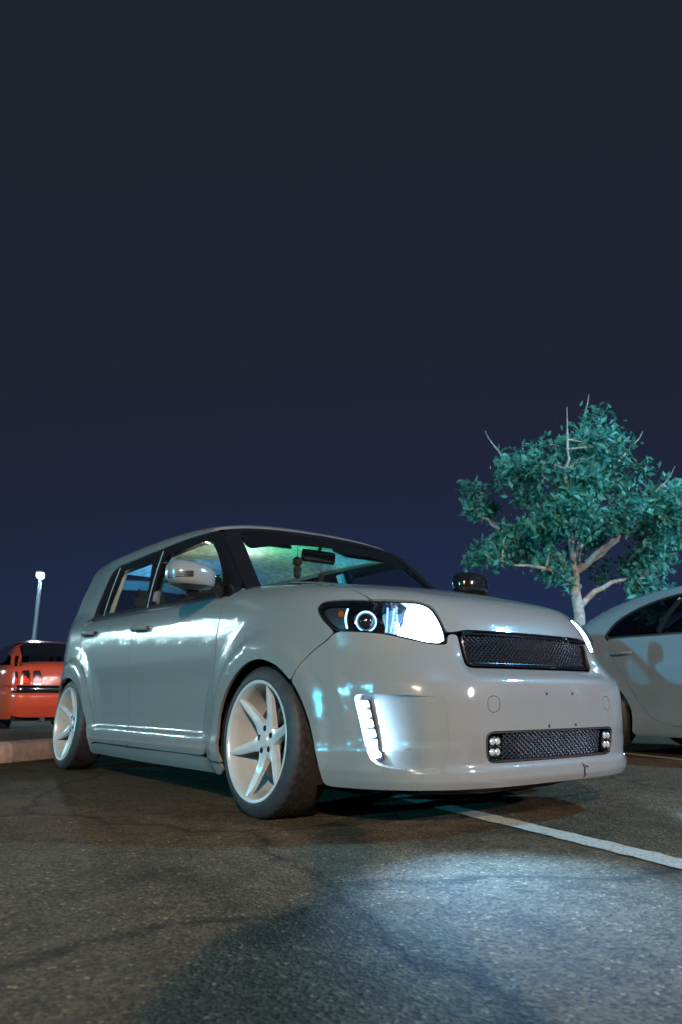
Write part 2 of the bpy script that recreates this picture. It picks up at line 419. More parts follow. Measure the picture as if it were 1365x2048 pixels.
M['rim'] = mat('white_rim', (.54, .55, .56), .30, metal=.2, coat=.4, noise=.08, nscale=18)
M['chrome'] = mat('chrome', (.62, .63, .65), .10, metal=1)
M['dark_chrome'] = mat('smoked_chrome', (.10, .105, .115), .16, metal=1)
M['mesh'] = mat('grille_mesh', (.13, .16, .23), .22, metal=.85, noise=.3, nscale=90)
M['disc'] = mat('brake_disc', (.20, .19, .18), .35, metal=1, noise=.4, nscale=30)
M['glass'] = glass_mat('window_glass', (.66, .70, .70))
M['dark_glass'] = glass_mat('tinted_glass', (.22, .24, .25))
M['screen'] = glass_mat('windscreen_glass', (.78, .82, .81))
M['lens'] = glass_mat('lamp_lens', (.93, .95, .97))
M['amber'] = mat('amber_reflector', (.30, .06, .006), .25, coat=1, noise=.2, nscale=200)
M['led'] = emis('led_light', (.46, .72, 1.0), 190)
M['beam'] = emis('lamp_light', (.46, .72, 1.0), 30)
M['beam_soft'] = emis('lamp_bounce', (.30, .60, 1.0), 2.2)
M['ring'] = emis('ring_light', (.35, .66, 1.0), 3.2)
M['lit_chrome'] = mat('glowing_reflector', (.55, .6, .68), .15, metal=1, emit=(.22, .55, 1), estr=.7)  # faint blue emission stands in for lamp light bounced off the chrome
M['spot'] = mat('spot_lens', (.75, .76, .78), .12, metal=.6, coat=1)
M['cloth'] = mat('seat_cloth', (.020, .021, .024), .9, noise=.3, nscale=120)
M['plastic'] = mat('dash_plastic', (.018, .018, .020), .6, noise=.2, nscale=80)
M['head'] = mat('headliner', (.26, .26, .25), .95, noise=.55, nscale=26, bump=.5, bscale=90, bdist=.01); M['visor'] = mat('visor_cloth', (.012, .012, .013), .95)
M['silver_trim'] = mat('grey_pillar_trim', (.28, .29, .29), .7)
M['hole'] = mat('dark_hole', (.004, .004, .004), .9)
M['white_print'] = mat('white_paint', (.7, .7, .7), .5)

# ------------------------------------------------------------ the grey hatchback
car = empty('parked_car'); tag(car, 'lowered pale grey boxy hatchback with blue-white headlights and black mesh grilles', 'car')
# outlines; "round" coordinates unless said otherwise
HL_O = [(.585, .852), (.660, .857), (.732, .857), (.768, .851), (.778, .835), (.762, .801), (.731, .758), (.700, .731)]
HL_B = [(.700, .731), (.641, .726), (.557, .715), (.478, .693), (.415, .675), (.372, .676)]
HL_I = [(.365, .682), (.365, .719), (.378, .781), (.393, .826), (.427, .845), (.501, .850), (.585, .852)]
SHUT = [(.700, .731), (.731, .695), (.784, .653), (.821, .607), (.857, .540)]
ARCH_B = [(.857, .540), (.836, .519), (.804, .460), (.777, .390), (.746, .255), (.730, .163)]
ARCH_W = [(.577, .030), (.640, .074), (.718, .101), (.759, .106), (.831, .096), (.914, .055), (.978, -.007), (1.012, -.078), (1.014, -.130), (.995, -.186), (.985, -.215)]   # wing coordinates
hood_line = [(.524, .650), (.45, .657), (.30, .667), (.10, .676), (-.15, .688), (-.335, .700)]      # top coordinates
tc_ = lambda pts, B: conv(pts, TOP, B, f_body)
rc_ = lambda pts, B: conv(pts, ROUND, B, f_body)
sc_ = lambda pts, B: conv(pts, SIDE, B, f_body)

def open_half(*segs, step=.012):
    out = []
    for s in segs:
        q = spline(s, step)
        if out and np.linalg.norm(out[-1] - q[0]) > 2*step: out += list(spline([out[-1], q[0]], step)[1:-1])
        out += list(q if not out or np.linalg.norm(out[-1] - q[0]) > 1e-4 else q[1:])
    return np.array(out)
def sym_loop(*segs, step=.012, rnd=2, axis=0):
    h = open_half(*segs, step=step); m = h[::-1].copy(); m[:, axis] *= -1
    out = np.vstack([h, m[1:-1]] if abs(h[0][axis]) < 1e-6 and abs(h[-1][axis]) < 1e-6 else [h, m])
    keep = np.linalg.norm(out - np.roll(out, 1, 0), axis=1) > 1e-4; out = out[keep]
    for _ in range(rnd): out = .25*np.roll(out, 1, 0) + .5*out + .25*np.roll(out, -1, 0)
    return out
# bumper skin
low_grille = sym_loop([(0, .3565), (.15, .3565), (.275, .356)], [(.2865, .348), (.286, .30), (.2825, .258)], [(.272, .246), (.15, .246), (0, .246)])
fog_loop = loop([(.557, .239), (.577, .247), (.591, .272), (.602, .312), (.616, .386), (.628, .451), (.634, .480)], [(.630, .487), (.623, .489), (.564, .487), (.501, .485), (.452, .481), (.404, .478)],
                [(.404, .478), (.398, .43), (.398, .29), (.412, .2295)], [(.419, .229), (.469, .231), (.517, .235), (.557, .239)])
fog_l = fog_loop*np.array([-1, 1])
tow = loop([(.249, .483), (.268, .482)], [(.277, .470), (.277, .437)], [(.268, .425), (.250, .425)], [(.240, .438), (.239, .472)], step=.006)
bump = sym_loop([(0, .588), (.15, .588), (.300, .588)], [(.312, .592), (.319, .650), (.326, .7165)], [(.330, .7165), (.362, .7165)], [(.362, .676), (.372, .673)], HL_B[::-1][1:], SHUT, ARCH_B, [(.730, .163), (.70, .160), (.5, .160), (.25, .160), (0, .160)])
bumper = panel('front_bumper', f_body, ROUND, bump, M['paint'], car, holes=[low_grille, fog_loop, fog_l, tow, tow*np.array([-1, 1])], res=.02, gap=.0018, bare=(1, 2))
for s in (1, -1):
    panel('tow_cover', f_body, ROUND, tow*np.array([s, 1]), M['paint'], bumper, gap=.0004, depth=.006, off=-.0004)
for u, v in ((.044, .491), (-.079, .493), (.043, .370), (-.083, .371)):
    p = ROUND.on(np.array([[u, v]]), f_body)[0]; nn = grad(f_body, p[None])[0]
    q = MB(); a = Vector(nn); q.tube([Vector(p) - a*.004, Vector(p) + a*.0007], .0062, 12); q.build('plate_screw_hole', M['hole'], bumper)
# cracked lip
q = MB()
for pts in ([(-.109, .224), (-.107, .212), (-.112, .203), (-.110, .190), (-.115, .178), (-.112, .166)], [(-.109, .216), (-.122, .210), (-.133, .205)], [(-.112, .203), (-.121, .206)]):
    P = ROUND.on(np.array(pts), f_body); Nn = grad(f_body, P); P = P + Nn*.0006
    q.tube([tuple(a) for a in P], [.0005] + [.0032]*(len(P) - 2) + [.0012], 6)
q.build('crack', M['hole'], bumper)
# light pockets in the bumper corners
def pocket_depth(w):
    u = np.abs(w[:, 0]); v = w[:, 1]
    edge = np.interp(v, [.24, .272, .386, .48], [.575, .591, .616, .634])
    t = np.clip((edge - u)/(edge - .42), 0, 1)
    return -.052*(1 - sstep(.0, 1.0, t))**.9 - .001
for s in (1, -1):
    pk = panel('light_pocket', f_body, ROUND, fog_loop*np.array([s, 1]), M['paint'], car, gap=-.0019, res=.012, disp=pocket_depth, wall=True)
    strip = loop([(.622, .474), (.6265, .470)], [(.616, .42), (.596, .31), (.583, .262)], [(.576, .255), (.560, .256)], [(.566, .27), (.582, .34), (.6045, .472)], step=.006, rnd=1)
    hs = panel('led_housing', f_body, ROUND, strip*np.array([s, 1]), M['gloss_black'], pk, gap=0, depth=.02, res=.01, off=-.030)
    for i in range(6):
        t0 = .268 + i*.0345; t1 = t0 + .0245
        def ue(t): return np.interp(t, [.255, .272, .386, .48], [.5745, .5865, .6105, .6275])
        lo = loop([(ue(t0) - .0015, t0), (ue(t1) - .0015, t1)], [(ue(t1) - .0135, t1 + .002), (ue(t0) - .0145, t0 + .002)], step=.004, rnd=1)
        panel('led', f_body, ROUND, lo*np.array([s, 1]), M['led'], pk, gap=0, depth=.016, res=.008, off=-.014)
# lower grille: dark box, wire mesh, spot lamps
def on_round(u, v, off=0):
    p = ROUND.on(np.array([[u, v]]), f_body); return Vector((p + grad(f_body, p)*off)[0])
def bar_mesh(name, edges, off, rad, m, parent, inside):
    q = MB(); E = np.array(edges); A = ROUND.on(E[:, 0], f_body); B = ROUND.on(E[:, 1], f_body); NA = grad(f_body, (A + B)/2)
    A = A + NA*off; B = B + NA*off
    for a, b, nn in zip(A, B, NA):
        a, b, nn = Vector(a), Vector(b), Vector(nn); d = (b - a); w = d.cross(nn).normalized()*rad; h = nn*rad*1.1
        q.add([a - w - h, a + w - h, a + h*.9, b - w - h, b + w - h, b + h*.9], [(0, 3, 5, 2), (1, 2, 5, 4), (0, 1, 4, 3), (0, 2, 1), (3, 4, 5)])
    o = q.build(name, m, parent, smooth=False); o['kind'] = 'stuff'; return o
def diamonds(u0, u1, v0, v1, cw, ch, poly):
    e = []; nu = int((u1 - u0)/cw) + 2; nv = int((v1 - v0)/ch) + 2
    for i in range(nu):
        for j in range(nv):
            cx, cy = u0 + i*cw, v0 + j*ch
            for (a, b) in (((cx, cy), (cx + cw/2, cy + ch/2)), ((cx + cw/2, cy + ch/2), (cx + cw, cy)), ((cx, cy + ch), (cx + cw/2, cy + ch/2)), ((cx + cw/2, cy + ch/2), (cx + cw, cy + ch))):
                e.append((a, b))
    e = np.array(e); ok = inpoly(e.mean(1), poly); return e[ok]
lg = empty('lower_grille', parent=car)
panel('grille_backing', f_body, ROUND, low_grille, M['hole'], lg, gap=-.004, depth=0, res=.03, off=-.062)
panel('grille_duct', f_body, ROUND, low_grille, M['black'], lg, gap=.0005, depth=.06, res=.02, holes=[inset(low_grille, .007)], off=-.003)
inner = inset(low_grille, .005)
mesh_poly = loop([(-.222, .350), (.222, .350)], [(.222, .251), (-.222, .251)])
bar_mesh('grille_mesh', diamonds(-.2235, .2235, .247, .352, .0190, .0175, mesh_poly), -.014, .0027, M['mesh'], lg, inner)
for s in (1, -1):
    sp = empty('spot_lamp', parent=car)
    c = (.2555*s, .301); ctr = on_round(*c, -.010); nn = Vector(grad(f_body, ROUND.on(np.array([c]), f_body))[0]); nn = (nn + Vector((.9, 0, 0))).normalized()
    side = nn.cross(Vector((0, 0, 1))).normalized(); up = side.cross(nn)
    q = MB(); L = []
    oct_ = [(-.020, -.041), (.020, -.041), (.030, -.030), (.030, .030), (.020, .041), (-.020, .041), (-.030, .030), (-.030, -.030)]
    vs = [ctr + side*a + up*b - nn*.03 for a, b in oct_] + [ctr + side*a + up*b for a, b in oct_] + [ctr + side*a*.93 + up*b*.93 + nn*.004 for a, b in oct_]
    fs = [tuple(range(16, 24))] + [(r*8 + i, r*8 + (i + 1) % 8, r*8 + 8 + (i + 1) % 8, r*8 + 8 + i) for r in (0, 1) for i in range(8)]
    q.add(vs, fs); q.build('lamp_body', M['dark_chrome'], sp, smooth=False)
    for a, b in ((-.0135, .0185), (.0135, .0185), (-.0135, -.0185), (.0135, -.0185)):
        p = ctr + side*a + up*b + nn*.004; q = MB()
        for r0, h0, r1, h1 in ((.0128, 0, .0125, .003), (.0125, .003, .009, .0062), (.009, .0062, .0005, .0075)):
            ring0 = [p + (side*math.cos(t*math.pi/8) + up*math.sin(t*math.pi/8))*r0 + nn*h0 for t in range(16)]; ring1 = [p + (side*math.cos(t*math.pi/8) + up*math.sin(t*math.pi/8))*r1 + nn*h1 for t in range(16)]
            q.add(ring0 + ring1, [(t, (t + 1) % 16, 16 + (t + 1) % 16, 16 + t) for t in range(16)])
        q.build('lamp_lens', M['spot'], sp)
    for a, b in ((0, .031), (0, -.031), (-.025, 0), (.025, 0)):
        q = MB(); p = ctr + side*a + up*b; q.tube([p, p + nn*.007], .003, 8); q.build('bolt', M['chrome'], sp)
    q = MB(); q.box(ctr - up*.047 + nn*.0, (.02, .05, .008), ch=.002); q.build('bracket', M['dark_chrome'], sp)
# upper grille
ug = empty('upper_grille', parent=car)
ug_loop = sym_loop([(0, .7255), (.15, .725), (.300, .7235)], [(.316, .714), (.312, .650), (.306, .605)], [(.298, .5955), (.15, .5955), (0, .5955)])
panel('grille_backing', f_body, ROUND, ug_loop, M['hole'], ug, gap=-.003, depth=0, res=.03, off=-.055)
panel('grille_frame', f_body, ROUND, ug_loop, M['gloss_black'], ug, gap=0, depth=.045, res=.02, holes=[inset(ug_loop, .0065)], off=-.001)
mp_ = inset(ug_loop, .006)
bar_mesh('grille_mesh', diamonds(-.325, .325, .590, .73, .0175, .0190, mp_), -.014, .0025, M['mesh'], ug, mp_)
q = MB(); P = [on_round(u, .6075, -.007) for u in np.linspace(-.303, .303, 25)]; q.tube(P, .0042, 8); q.build('trim_bar', M['dark_chrome'], ug)
# hood
hood_loop = sym_loop([tuple(a) for a in rc_([(0, .7335), (.15, .733), (.30, .7315)], HOOD)],
    [tuple(a) for a in rc_([(.312, .730), (.326, .7205), (.345, .7205), (.361, .7205)], HOOD)], [tuple(a) for a in rc_([(.362, .7205), (.375, .783), (.389, .829), (.424, .849), (.501, .8545), (.585, .8565)], HOOD)],
    [tuple(a) for a in tc_(hood_line, HOOD)], [tuple(a) for a in tc_([(-.335, .700), (-.310, .50), (-.27, .25), (-.255, .0)], HOOD)], axis=1)
hood = panel('hood', f_body, HOOD, hood_loop, M['paint'], car, res=.028)
# wings
wing_loop = loop([tuple(a) for a in tc_(hood_line, WING)], [tuple(a) for a in WING.inv(np.array([(-.345, -.705, 1.0), (-.40, -.76, .995), (-.425, -.805, .975)]))],
    [tuple(a) for a in sc_([(-.412, .965), (-.402, .885), (-.413, .799), (-.418, .676), (-.418, .532), (-.423, .379), (-.43, .27), (-.44, .205)], WING)],
    [tuple(a) for a in sc_([(-.44, .203), (-.36, .200), (-.275, .198)], WING)], ARCH_W[::-1], [tuple(a) for a in rc_(SHUT[::-1], WING)], [tuple(a) for a in rc_(HL_O[::-1], WING)])
wings = panel('front_wing', f_body, WING, wing_loop, M['paint'], car, res=.02, both=True)
# doors, sills, quarters
DF = [(-.412, .965), (-.402, .885), (-.413, .799), (-.418, .676), (-.418, .532), (-.423, .379), (-.432, .27), (-.445, .235)]
SP = [(-1.497, 1.008), (-1.497, .948), (-1.528, .842), (-1.540, .729), (-1.530, .591), (-1.510, .41), (-1.462, .210)]
DR = [(-2.548, 1.010), (-2.520, .930), (-2.500, .865), (-2.478, .770), (-2.405, .712), (-2.282, .620), (-2.160, .467), (-2.080, .33), (-2.025, .209)]
fd_loop = loop([(-.412, .965), (-.8, .982), (-1.2, .998), (-1.497, 1.008)], SP, [(-1.462, .210), (-.95, .212), (-.52, .215)], [(-.50, .217), (-.462, .224), (-.447, .245)], DF[::-1][1:])
fdoors = panel('front_door', f_body, SIDE, fd_loop, M['paint'], car, res=.022, both=True)
rd_loop = loop([(-1.497, 1.008), (-2.0, 1.018), (-2.548, 1.018)], DR, [(-2.025, .209), (-1.462, .210)], SP[::-1])
rdoors = panel('rear_door', f_body, SIDE, rd_loop, M['paint'], car, res=.022, both=True)
sill_loop = loop([(-.275, .194), (-.44, .199), (-.52, .209), (-1.462, .204), (-2.025, .203), (-2.10, .195)], [(-2.146, .16), (-2.14, .134)], [(-1.2, .134), (-.30, .144)], [(-.27, .16), (-.272, .19)])
panel('sill', f_body, SIDE, sill_loop, M['paint'], car, res=.022, both=True)
arch_r = [(-2.13, .150), (-2.150, .278), (-2.225, .418), (-2.333, .515), (-2.475, .594), (-2.60, .617), (-2.72, .600), (-2.84, .535), (-2.93, .42), (-2.965, .30), (-2.968, .24)]
q_loop = loop(DR[::-1], [(-2.50, 1.022), (-2.431, 1.032)], [(-2.431, 1.032), (-2.400, 1.16), (-2.371, 1.286), (-2.340, 1.350), (-2.25, 1.388)], [(-2.25, 1.392), (-2.6, 1.395), (-2.93, 1.392)],
    [(-2.95, 1.36), (-3.03, 1.15), (-3.08, .95), (-3.10, .75), (-3.11, .5), (-3.10, .25)], [(-3.09, .24), (-2.968, .24)], arch_r[::-1], [(-2.13, .15), (-2.09, .198), (-2.03, .204)])
panel('rear_quarter', f_all, SIDE, q_loop, M['paint'], car, res=.024, both=True)
roof_loop = sym_loop([(-.765, 0), (-.772, .2), (-.79, .36), (-.815, .47)], [(-.82, .49), (-.84, .53)], [(-.88, .536), (-1.5, .534), (-2.3, .532), (-2.95, .522)], [(-2.99, .50), (-3.06, .30), (-3.09, .0)], axis=1)
roof = panel('roof', f_cab, ROOF, roof_loop, M['paint'], car, res=.03)
# blacked side windows
fwin = loop([(-1.365, 1.016), (-1.377, 1.311)], [(-1.36, 1.322), (-1.1, 1.325), (-.85, 1.324), (-.775, 1.312)], [(-.760, 1.302), (-.625, 1.190), (-.52, 1.062), (-.512, .998)], [(-.53, .990), (-.9, 1.0), (-1.365, 1.016)])
rwin = loop([(-2.170, 1.037), (-2.164, 1.318)], [(-2.13, 1.328), (-1.600, 1.324)], [(-1.575, 1.31), (-1.50, 1.16), (-1.455, 1.026)], [(-1.47, 1.022), (-2.17, 1.036)])
qwin = loop([(-2.320, 1.045), (-2.285, 1.21), (-2.262, 1.315)], [(-2.23, 1.312), (-2.222, 1.042)])
blk = loop([(-.40, .955), (-.362, 1.035), (-.432, 1.100), (-.530, 1.190), (-.665, 1.315), (-.760, 1.376)], [(-.80, 1.386), (-1.09, 1.387), (-1.6, 1.387), (-2.2, 1.387)], [(-2.29, 1.370), (-2.338, 1.345), (-2.368, 1.286), (-2.397, 1.16), (-2.428, 1.03), (-2.435, 1.0)], [(-1.5, .985), (-.8, .955)])
side_trim = panel('window_surround', f_cab, SIDE, blk, M['gloss_black'], car, holes=[fwin, rwin, qwin], gap=.001, depth=.03, res=.02, off=-.003, both=True)
for w in (fwin, rwin, qwin):
    panel('side_window', f_cab, SIDE, w, M['glass'], car, gap=-.004, depth=0, res=.04, off=-.007, both=True)
ws_loop = sym_loop([(0, .99), (.35, .99), (.66, .99)], [(.66, 1.0), (.653, 1.04), (.630, 1.144), (.606, 1.244), (.584, 1.345), (.560, 1.378)], [(.54, 1.388), (.35, 1.400), (0, 1.408)])
wf_loop = sym_loop([(0, .97), (.35, .97), (.745, .97)], [(.742, 1.0), (.728, 1.08), (.710, 1.18), (.690, 1.28), (.668, 1.36)], [(.655, 1.382), (.60, 1.400), (.40, 1.425), (0, 1.438)])
panel('windscreen_surround', f_cab, FRONT, wf_loop, M['gloss_black'], car, holes=[ws_loop], gap=.0005, depth=.02, res=.03)
panel('windscreen', f_cab, FRONT, ws_loop, M['screen'], car, gap=-.004, depth=0, res=.05, off=-.005)
panel('dark_header_band', f_cab, FRONT, sym_loop([(0, 1.345), (.3, 1.325), (.572, 1.268)], [(.588, 1.28), (.576, 1.345), (.556, 1.374)], [(.54, 1.384), (.35, 1.397), (0, 1.405)]), M['gloss_black'], car, gap=0, depth=0, res=.04, off=-.009)  # black band added behind the glass, standing in for the dark roof header inside
# tail
tg = sym_loop([(0, .60), (.4, .60), (.74, .60)], [(.745, .62), (.745, .95), (.71, 1.15), (.62, 1.38)], [(.58, 1.41), (.3, 1.45), (0, 1.46)])
rw_ = sym_loop([(0, 1.02), (.55, 1.02)], [(.57, 1.05), (.52, 1.33)], [(.48, 1.36), (0, 1.38)])
panel('tailgate', f_all, REAR, tg, M['paint'], car, holes=[rw_], res=.04)
panel('rear_window', f_all, REAR, rw_, M['glass'], car, gap=-.004, depth=0, res=.06, off=-.006)
panel('rear_bumper', f_body, REAR, sym_loop([(0, .20), (.74, .20)], [(.75, .25), (.75, .56)], [(.74, .595), (0, .595)]), M['paint'], car, res=.04)
# ---------------- headlights
for s in (1, -1):
    S2 = np.array([s, 1]); hl = empty('headlight', parent=car)
    lens = loop(HL_O, HL_B, HL_I)*S2
    def bulge(w):
        d = np.full(len(w), 9.)
        for i in range(0, len(lens), 40): d = np.minimum(d, np.linalg.norm(w[:, None] - lens[None, i:i+40], axis=2).min(1))
        return .002 + .011*sstep(0, .05, d)
    panel('lens', f_body, ROUND, lens, M['lens'], hl, gap=.001, depth=0, res=.014, disp=bulge)
    panel('bezel', f_body, ROUND, lens, M['gloss_black'], hl, gap=.0006, depth=.07, res=.014, holes=[inset(lens, .007)], off=-.003)
    panel('lamp_bowl', f_body, ROUND, lens, M['gloss_black'], hl, gap=-.01, depth=0, res=.03, off=-.075)
    # bright main beam bowl at the inner end
    bb = loop([(.372, .690), (.372, .722), (.384, .782), (.398, .822)], [(.428, .840), (.462, .843)], [(.484, .80), (.492, .75), (.520, .712)], [(.48, .699), (.43, .684), (.38, .682)])*S2
    panel('main_beam', f_body, ROUND, bb, M['beam'], hl, gap=.001, depth=.03, res=.014, off=-.0035)
    # facetted reflector between beam and projector, bounced lamp light put in as emission
    def bowl(w): return -.030 - .028*np.abs(np.sin((np.abs(w[:, 0]) - .470)*math.pi/.05))
    rf = loop([(.524, .716), (.496, .76), (.488, .80), (.468, .842)], [(.50, .842), (.556, .842)], [(.548, .80), (.547, .76), (.556, .722)], [(.54, .718), (.53, .716)])*S2
    panel('reflector', f_body, ROUND, rf, M['lit_chrome'], hl, gap=.001, depth=.02, res=.008, disp=bowl)
    for k, (a, b) in enumerate((((.530, .726), (.512, .835)), ((.543, .728), (.534, .838)))):
        P = [on_round(a[0]*s + (b[0] - a[0])*s*t, a[1] + (b[1] - a[1])*t, -.024) for t in np.linspace(0, 1, 8)]; q = MB(); q.tube(P, .0035, 6); q.build('light_guide', M['beam_soft'], hl)
    # projector with lit ring
    c = on_round(.609*s, .783, -.040); nn = Vector((.86, -.50*s, .05)).normalized(); side = nn.cross(Vector((0, 0, 1))).normalized(); up = side.cross(nn); Mx = Matrix((side, nn, up)).transposed()
    def put(q, name, m, par): q.v = [c + Mx @ v for v in q.v]; return q.build(name, m, par)
    pr = put(MB().lathe([(.050, -.03), (.050, .0), (.046, .006), (.041, .004), (.039, -.004)], n=40), 'projector', M['dark_chrome'], hl)
    put(MB().lathe([(.0365, .0), (.039, .005), (.0415, .005), (.044, .0), (.040, -.004), (.0365, 0)], n=48), 'ring_light', M['ring'], hl)
    put(MB().lathe([(.036, -.004), (.034, .004), (.028, .012), (.018, .018), (.008, .0205), (.0005, .021)], n=32), 'projector_lens', M['gloss_black'], hl)
    P = [on_round((.6665 + .006*math.sin(t*math.pi))*s, .742 + .085*t, -.014) for t in np.linspace(0, 1, 10)]
    q = MB(); q.tube(P, .0040, 6); q.build('side_light', M['ring'], hl)
    am = loop([(.680, .790), (.684, .832)], [(.705, .833), (.703, .79)])*S2
    panel('side_reflector', f_body, ROUND, am, M['amber'], hl, gap=0, depth=.006, res=.012, off=-.022)
    panel('side_cover', f_body, ROUND, loop([(.668, .74), (.672, .845)], [(.745, .846), (.765, .835), (.735, .775), (.700, .742)])*S2, M['black'], hl, gap=0, depth=.004, res=.014, off=-.030)
    # its light
    ld = bpy.data.lights.new('headlight_beam', 'SPOT'); ld.energy = 480; ld.color = (.22, .52, 1); ld.spot_size = R(60); ld.spot_blend = 1; ld.shadow_soft_size = .05
    lo = link(bpy.data.objects.new('headlight_beam', ld), hl); lo.location = on_round(.425*s, .765, .085); lo.rotation_euler = Vector((.64, -.30*s, -.74)).to_track_quat('-Z', 'Y').to_euler()
# ---------------- door furniture
def handle(x, z, par, s):
    e = par
    P = SIDE.on(np.array([[x, z]]), f_body)[0]; y = P[1]
    # cup
    q = MB(); n = 20
    ring = [(x + .062*math.cos(t*2*math.pi/n), z + .034*math.sin(t*2*math.pi/n)) for t in range(n)]
    A = SIDE.on(np.array(ring), f_body); A[:, 1] -= .0008; c = A.mean(0); c[1] = y + .02
    Bq = A*.45 + c*.55; Bq[:, 1] = y + .016
    q.add([*A, *Bq, c], [(i, (i + 1) % n, n + (i + 1) % n, n + i) for i in range(n)] + [(n + i, n + (i + 1) % n, 2*n) for i in range(n)])
    for v in q.v: v.y *= s
    q.build('handle_cup', M['paint'], e, smooth=True)
    q = MB(); pts = []; rad = []
    for t in np.linspace(0, 1, 13):
        pts.append((x + .105 - .21*t, (y - .010 - .030*math.sin(math.pi*t)**.6)*s, z + .004 + .006*math.sin(math.pi*t))); rad.append(.0125 + .004*math.sin(math.pi*t))
    q.tube(pts, rad, 12)
    for v in q.v: v.z = z + (v.z - z)*1.15
    q.build('handle_grip', M['paint'], e)
    q = MB(); q.lathe([(.0005, .004), (.009, .004), (.011, .0)], (0, 0, 0), 'y', 16); q.xf(Matrix.Translation((x + .128, (y - .004)*s, z + .006)) @ Matrix.Scale(-s, 4, (0, 1, 0))); q.build('handle_lock', M['dark_chrome'], e)
for k, s in ((0, 1), (1, -1)):
    handle(-1.385, .866, fdoors[k], s); handle(-2.335, .905, rdoors[k], s)
# ---------------- door mirrors
def door_mirror(cx, cy, cz, s, par, m, tw=.125, th=.068):
    e = empty('door_mirror', parent=par)
    def body(u, v):
        a = u*2*math.pi; b = -math.pi/2 + v*math.pi
        sg = lambda w, p: math.copysign(abs(w)**p, w)
        X = .085*sg(math.cos(b), .8)*sg(math.cos(a), .75); Y = tw*sg(math.cos(b), .55)*sg(math.sin(a), .6); Z = th*sg(math.sin(b), .7)
        if X < 0: X *= .45
        Z += .010*(Y/tw)*(-s)
        return (cx + X - .02*abs(Y/tw), cy + Y, cz + Z - .008*(X/.085))
    q = MB(); q.grid(body, 48, 24); q.build('mirror_shell', m, e)
    q = MB()                                            # black underside tray
    q.grid(lambda u, v: (cx + .082*math.cos(u*2*math.pi)*(.4 + .6*v)*(1 if math.cos(u*2*math.pi) > 0 else .4), cy + tw*.9*math.copysign(abs(math.sin(u*2*math.pi))**.7, math.sin(u*2*math.pi))*(.4 + .6*v), cz - th*.80 - .022*(1 - v)), 32, 6); q.build('mirror_base', M['gloss_black'], e)
    base = Vector((-.50, s*-.80, 1.0))
    q = MB(); q.tube([base + Vector((0, s*.02, -.01)), base + Vector((.01, -s*.03, .02)), Vector((cx - .005, cy + s*.06, cz - th*.8)), Vector((cx, cy + s*.02, cz - th*.6))], [.034, .03, .026, .02], 10)
    q.build('mirror_foot', M['gloss_black'], e)
    # indicator let into the outer front corner
    sg = MB(); cc = []
    for i in range(4):
        zz = cz + .008 - i*.0075
        P = []
        for t in np.linspace(0, 1, 9):
            yy = -s*(tw*(.22 + .76*t)); w = abs(yy)/tw
            X = .085*(max(0, 1 - w**3.0))**.5
            P.append((cx + X + .004 - .02*w, cy + yy, zz - .01*w))
        sg.tube(P, .0026, 6)
    sg.build('indicator', M['chrome'], e)
    return e
door_mirror(-.50, -.955, 1.062, 1, car, M['paint'])
door_mirror(-.47, 1.01, 1.198, -1, car, M['gloss_black'], .140, .078)
# ---------------- wheels
def make_tyre(rim_r, R0, w, parent):
    q = MB(); n = 216; half = w/2
    prof = [(rim_r - .006, -half - .004), (rim_r + .003, -half - .009), (rim_r + .014, -half - .010), (rim_r + .034, -half - .005), (R0 - .020, -half + .001), (R0 - .008, -half + .011)]
    tread = []; k = 7; y0, y1 = -half + .018, half - .018
    for i in range(k):
        a = y0 + (y1 - y0)*i/k; b = y0 + (y1 - y0)*(i + 1)/k
        tread += [(R0 - .001 - .004*((a + b)/w)**2, a + .002, i), (R0 - .001 - .004*((a + b)/w)**2, b - .002, i)]
        if i < k - 1: tread += [(R0 - .008, b - .0015, -1), (R0 - .008, b + .0015, -1)]
    back = [(r, -y) for r, y in prof[::-1]]
    rows = [(r, y, -1) for r, y in prof] + tread + [(r, y, -1) for r, y in back]
    K = len(rows); vs = []
    for j in range(n):
        a = 2*math.pi*j/n
        for (r, y, b) in rows:
            jj = (j + int(abs(y)*140)) % 5
            rr = r - (.0050 if (b >= 0 and b != 3 and jj == 0) else 0)
            vs.append((rr*math.cos(a), y, rr*math.sin(a)))
    fs = [(j*K + i, ((j + 1) % n)*K + i, ((j + 1) % n)*K + i + 1, j*K + i + 1) for j in range(n) for i in range(K - 1)]
    return q.add(vs, fs).build('tyre', M['rubber'], parent, angle=40)
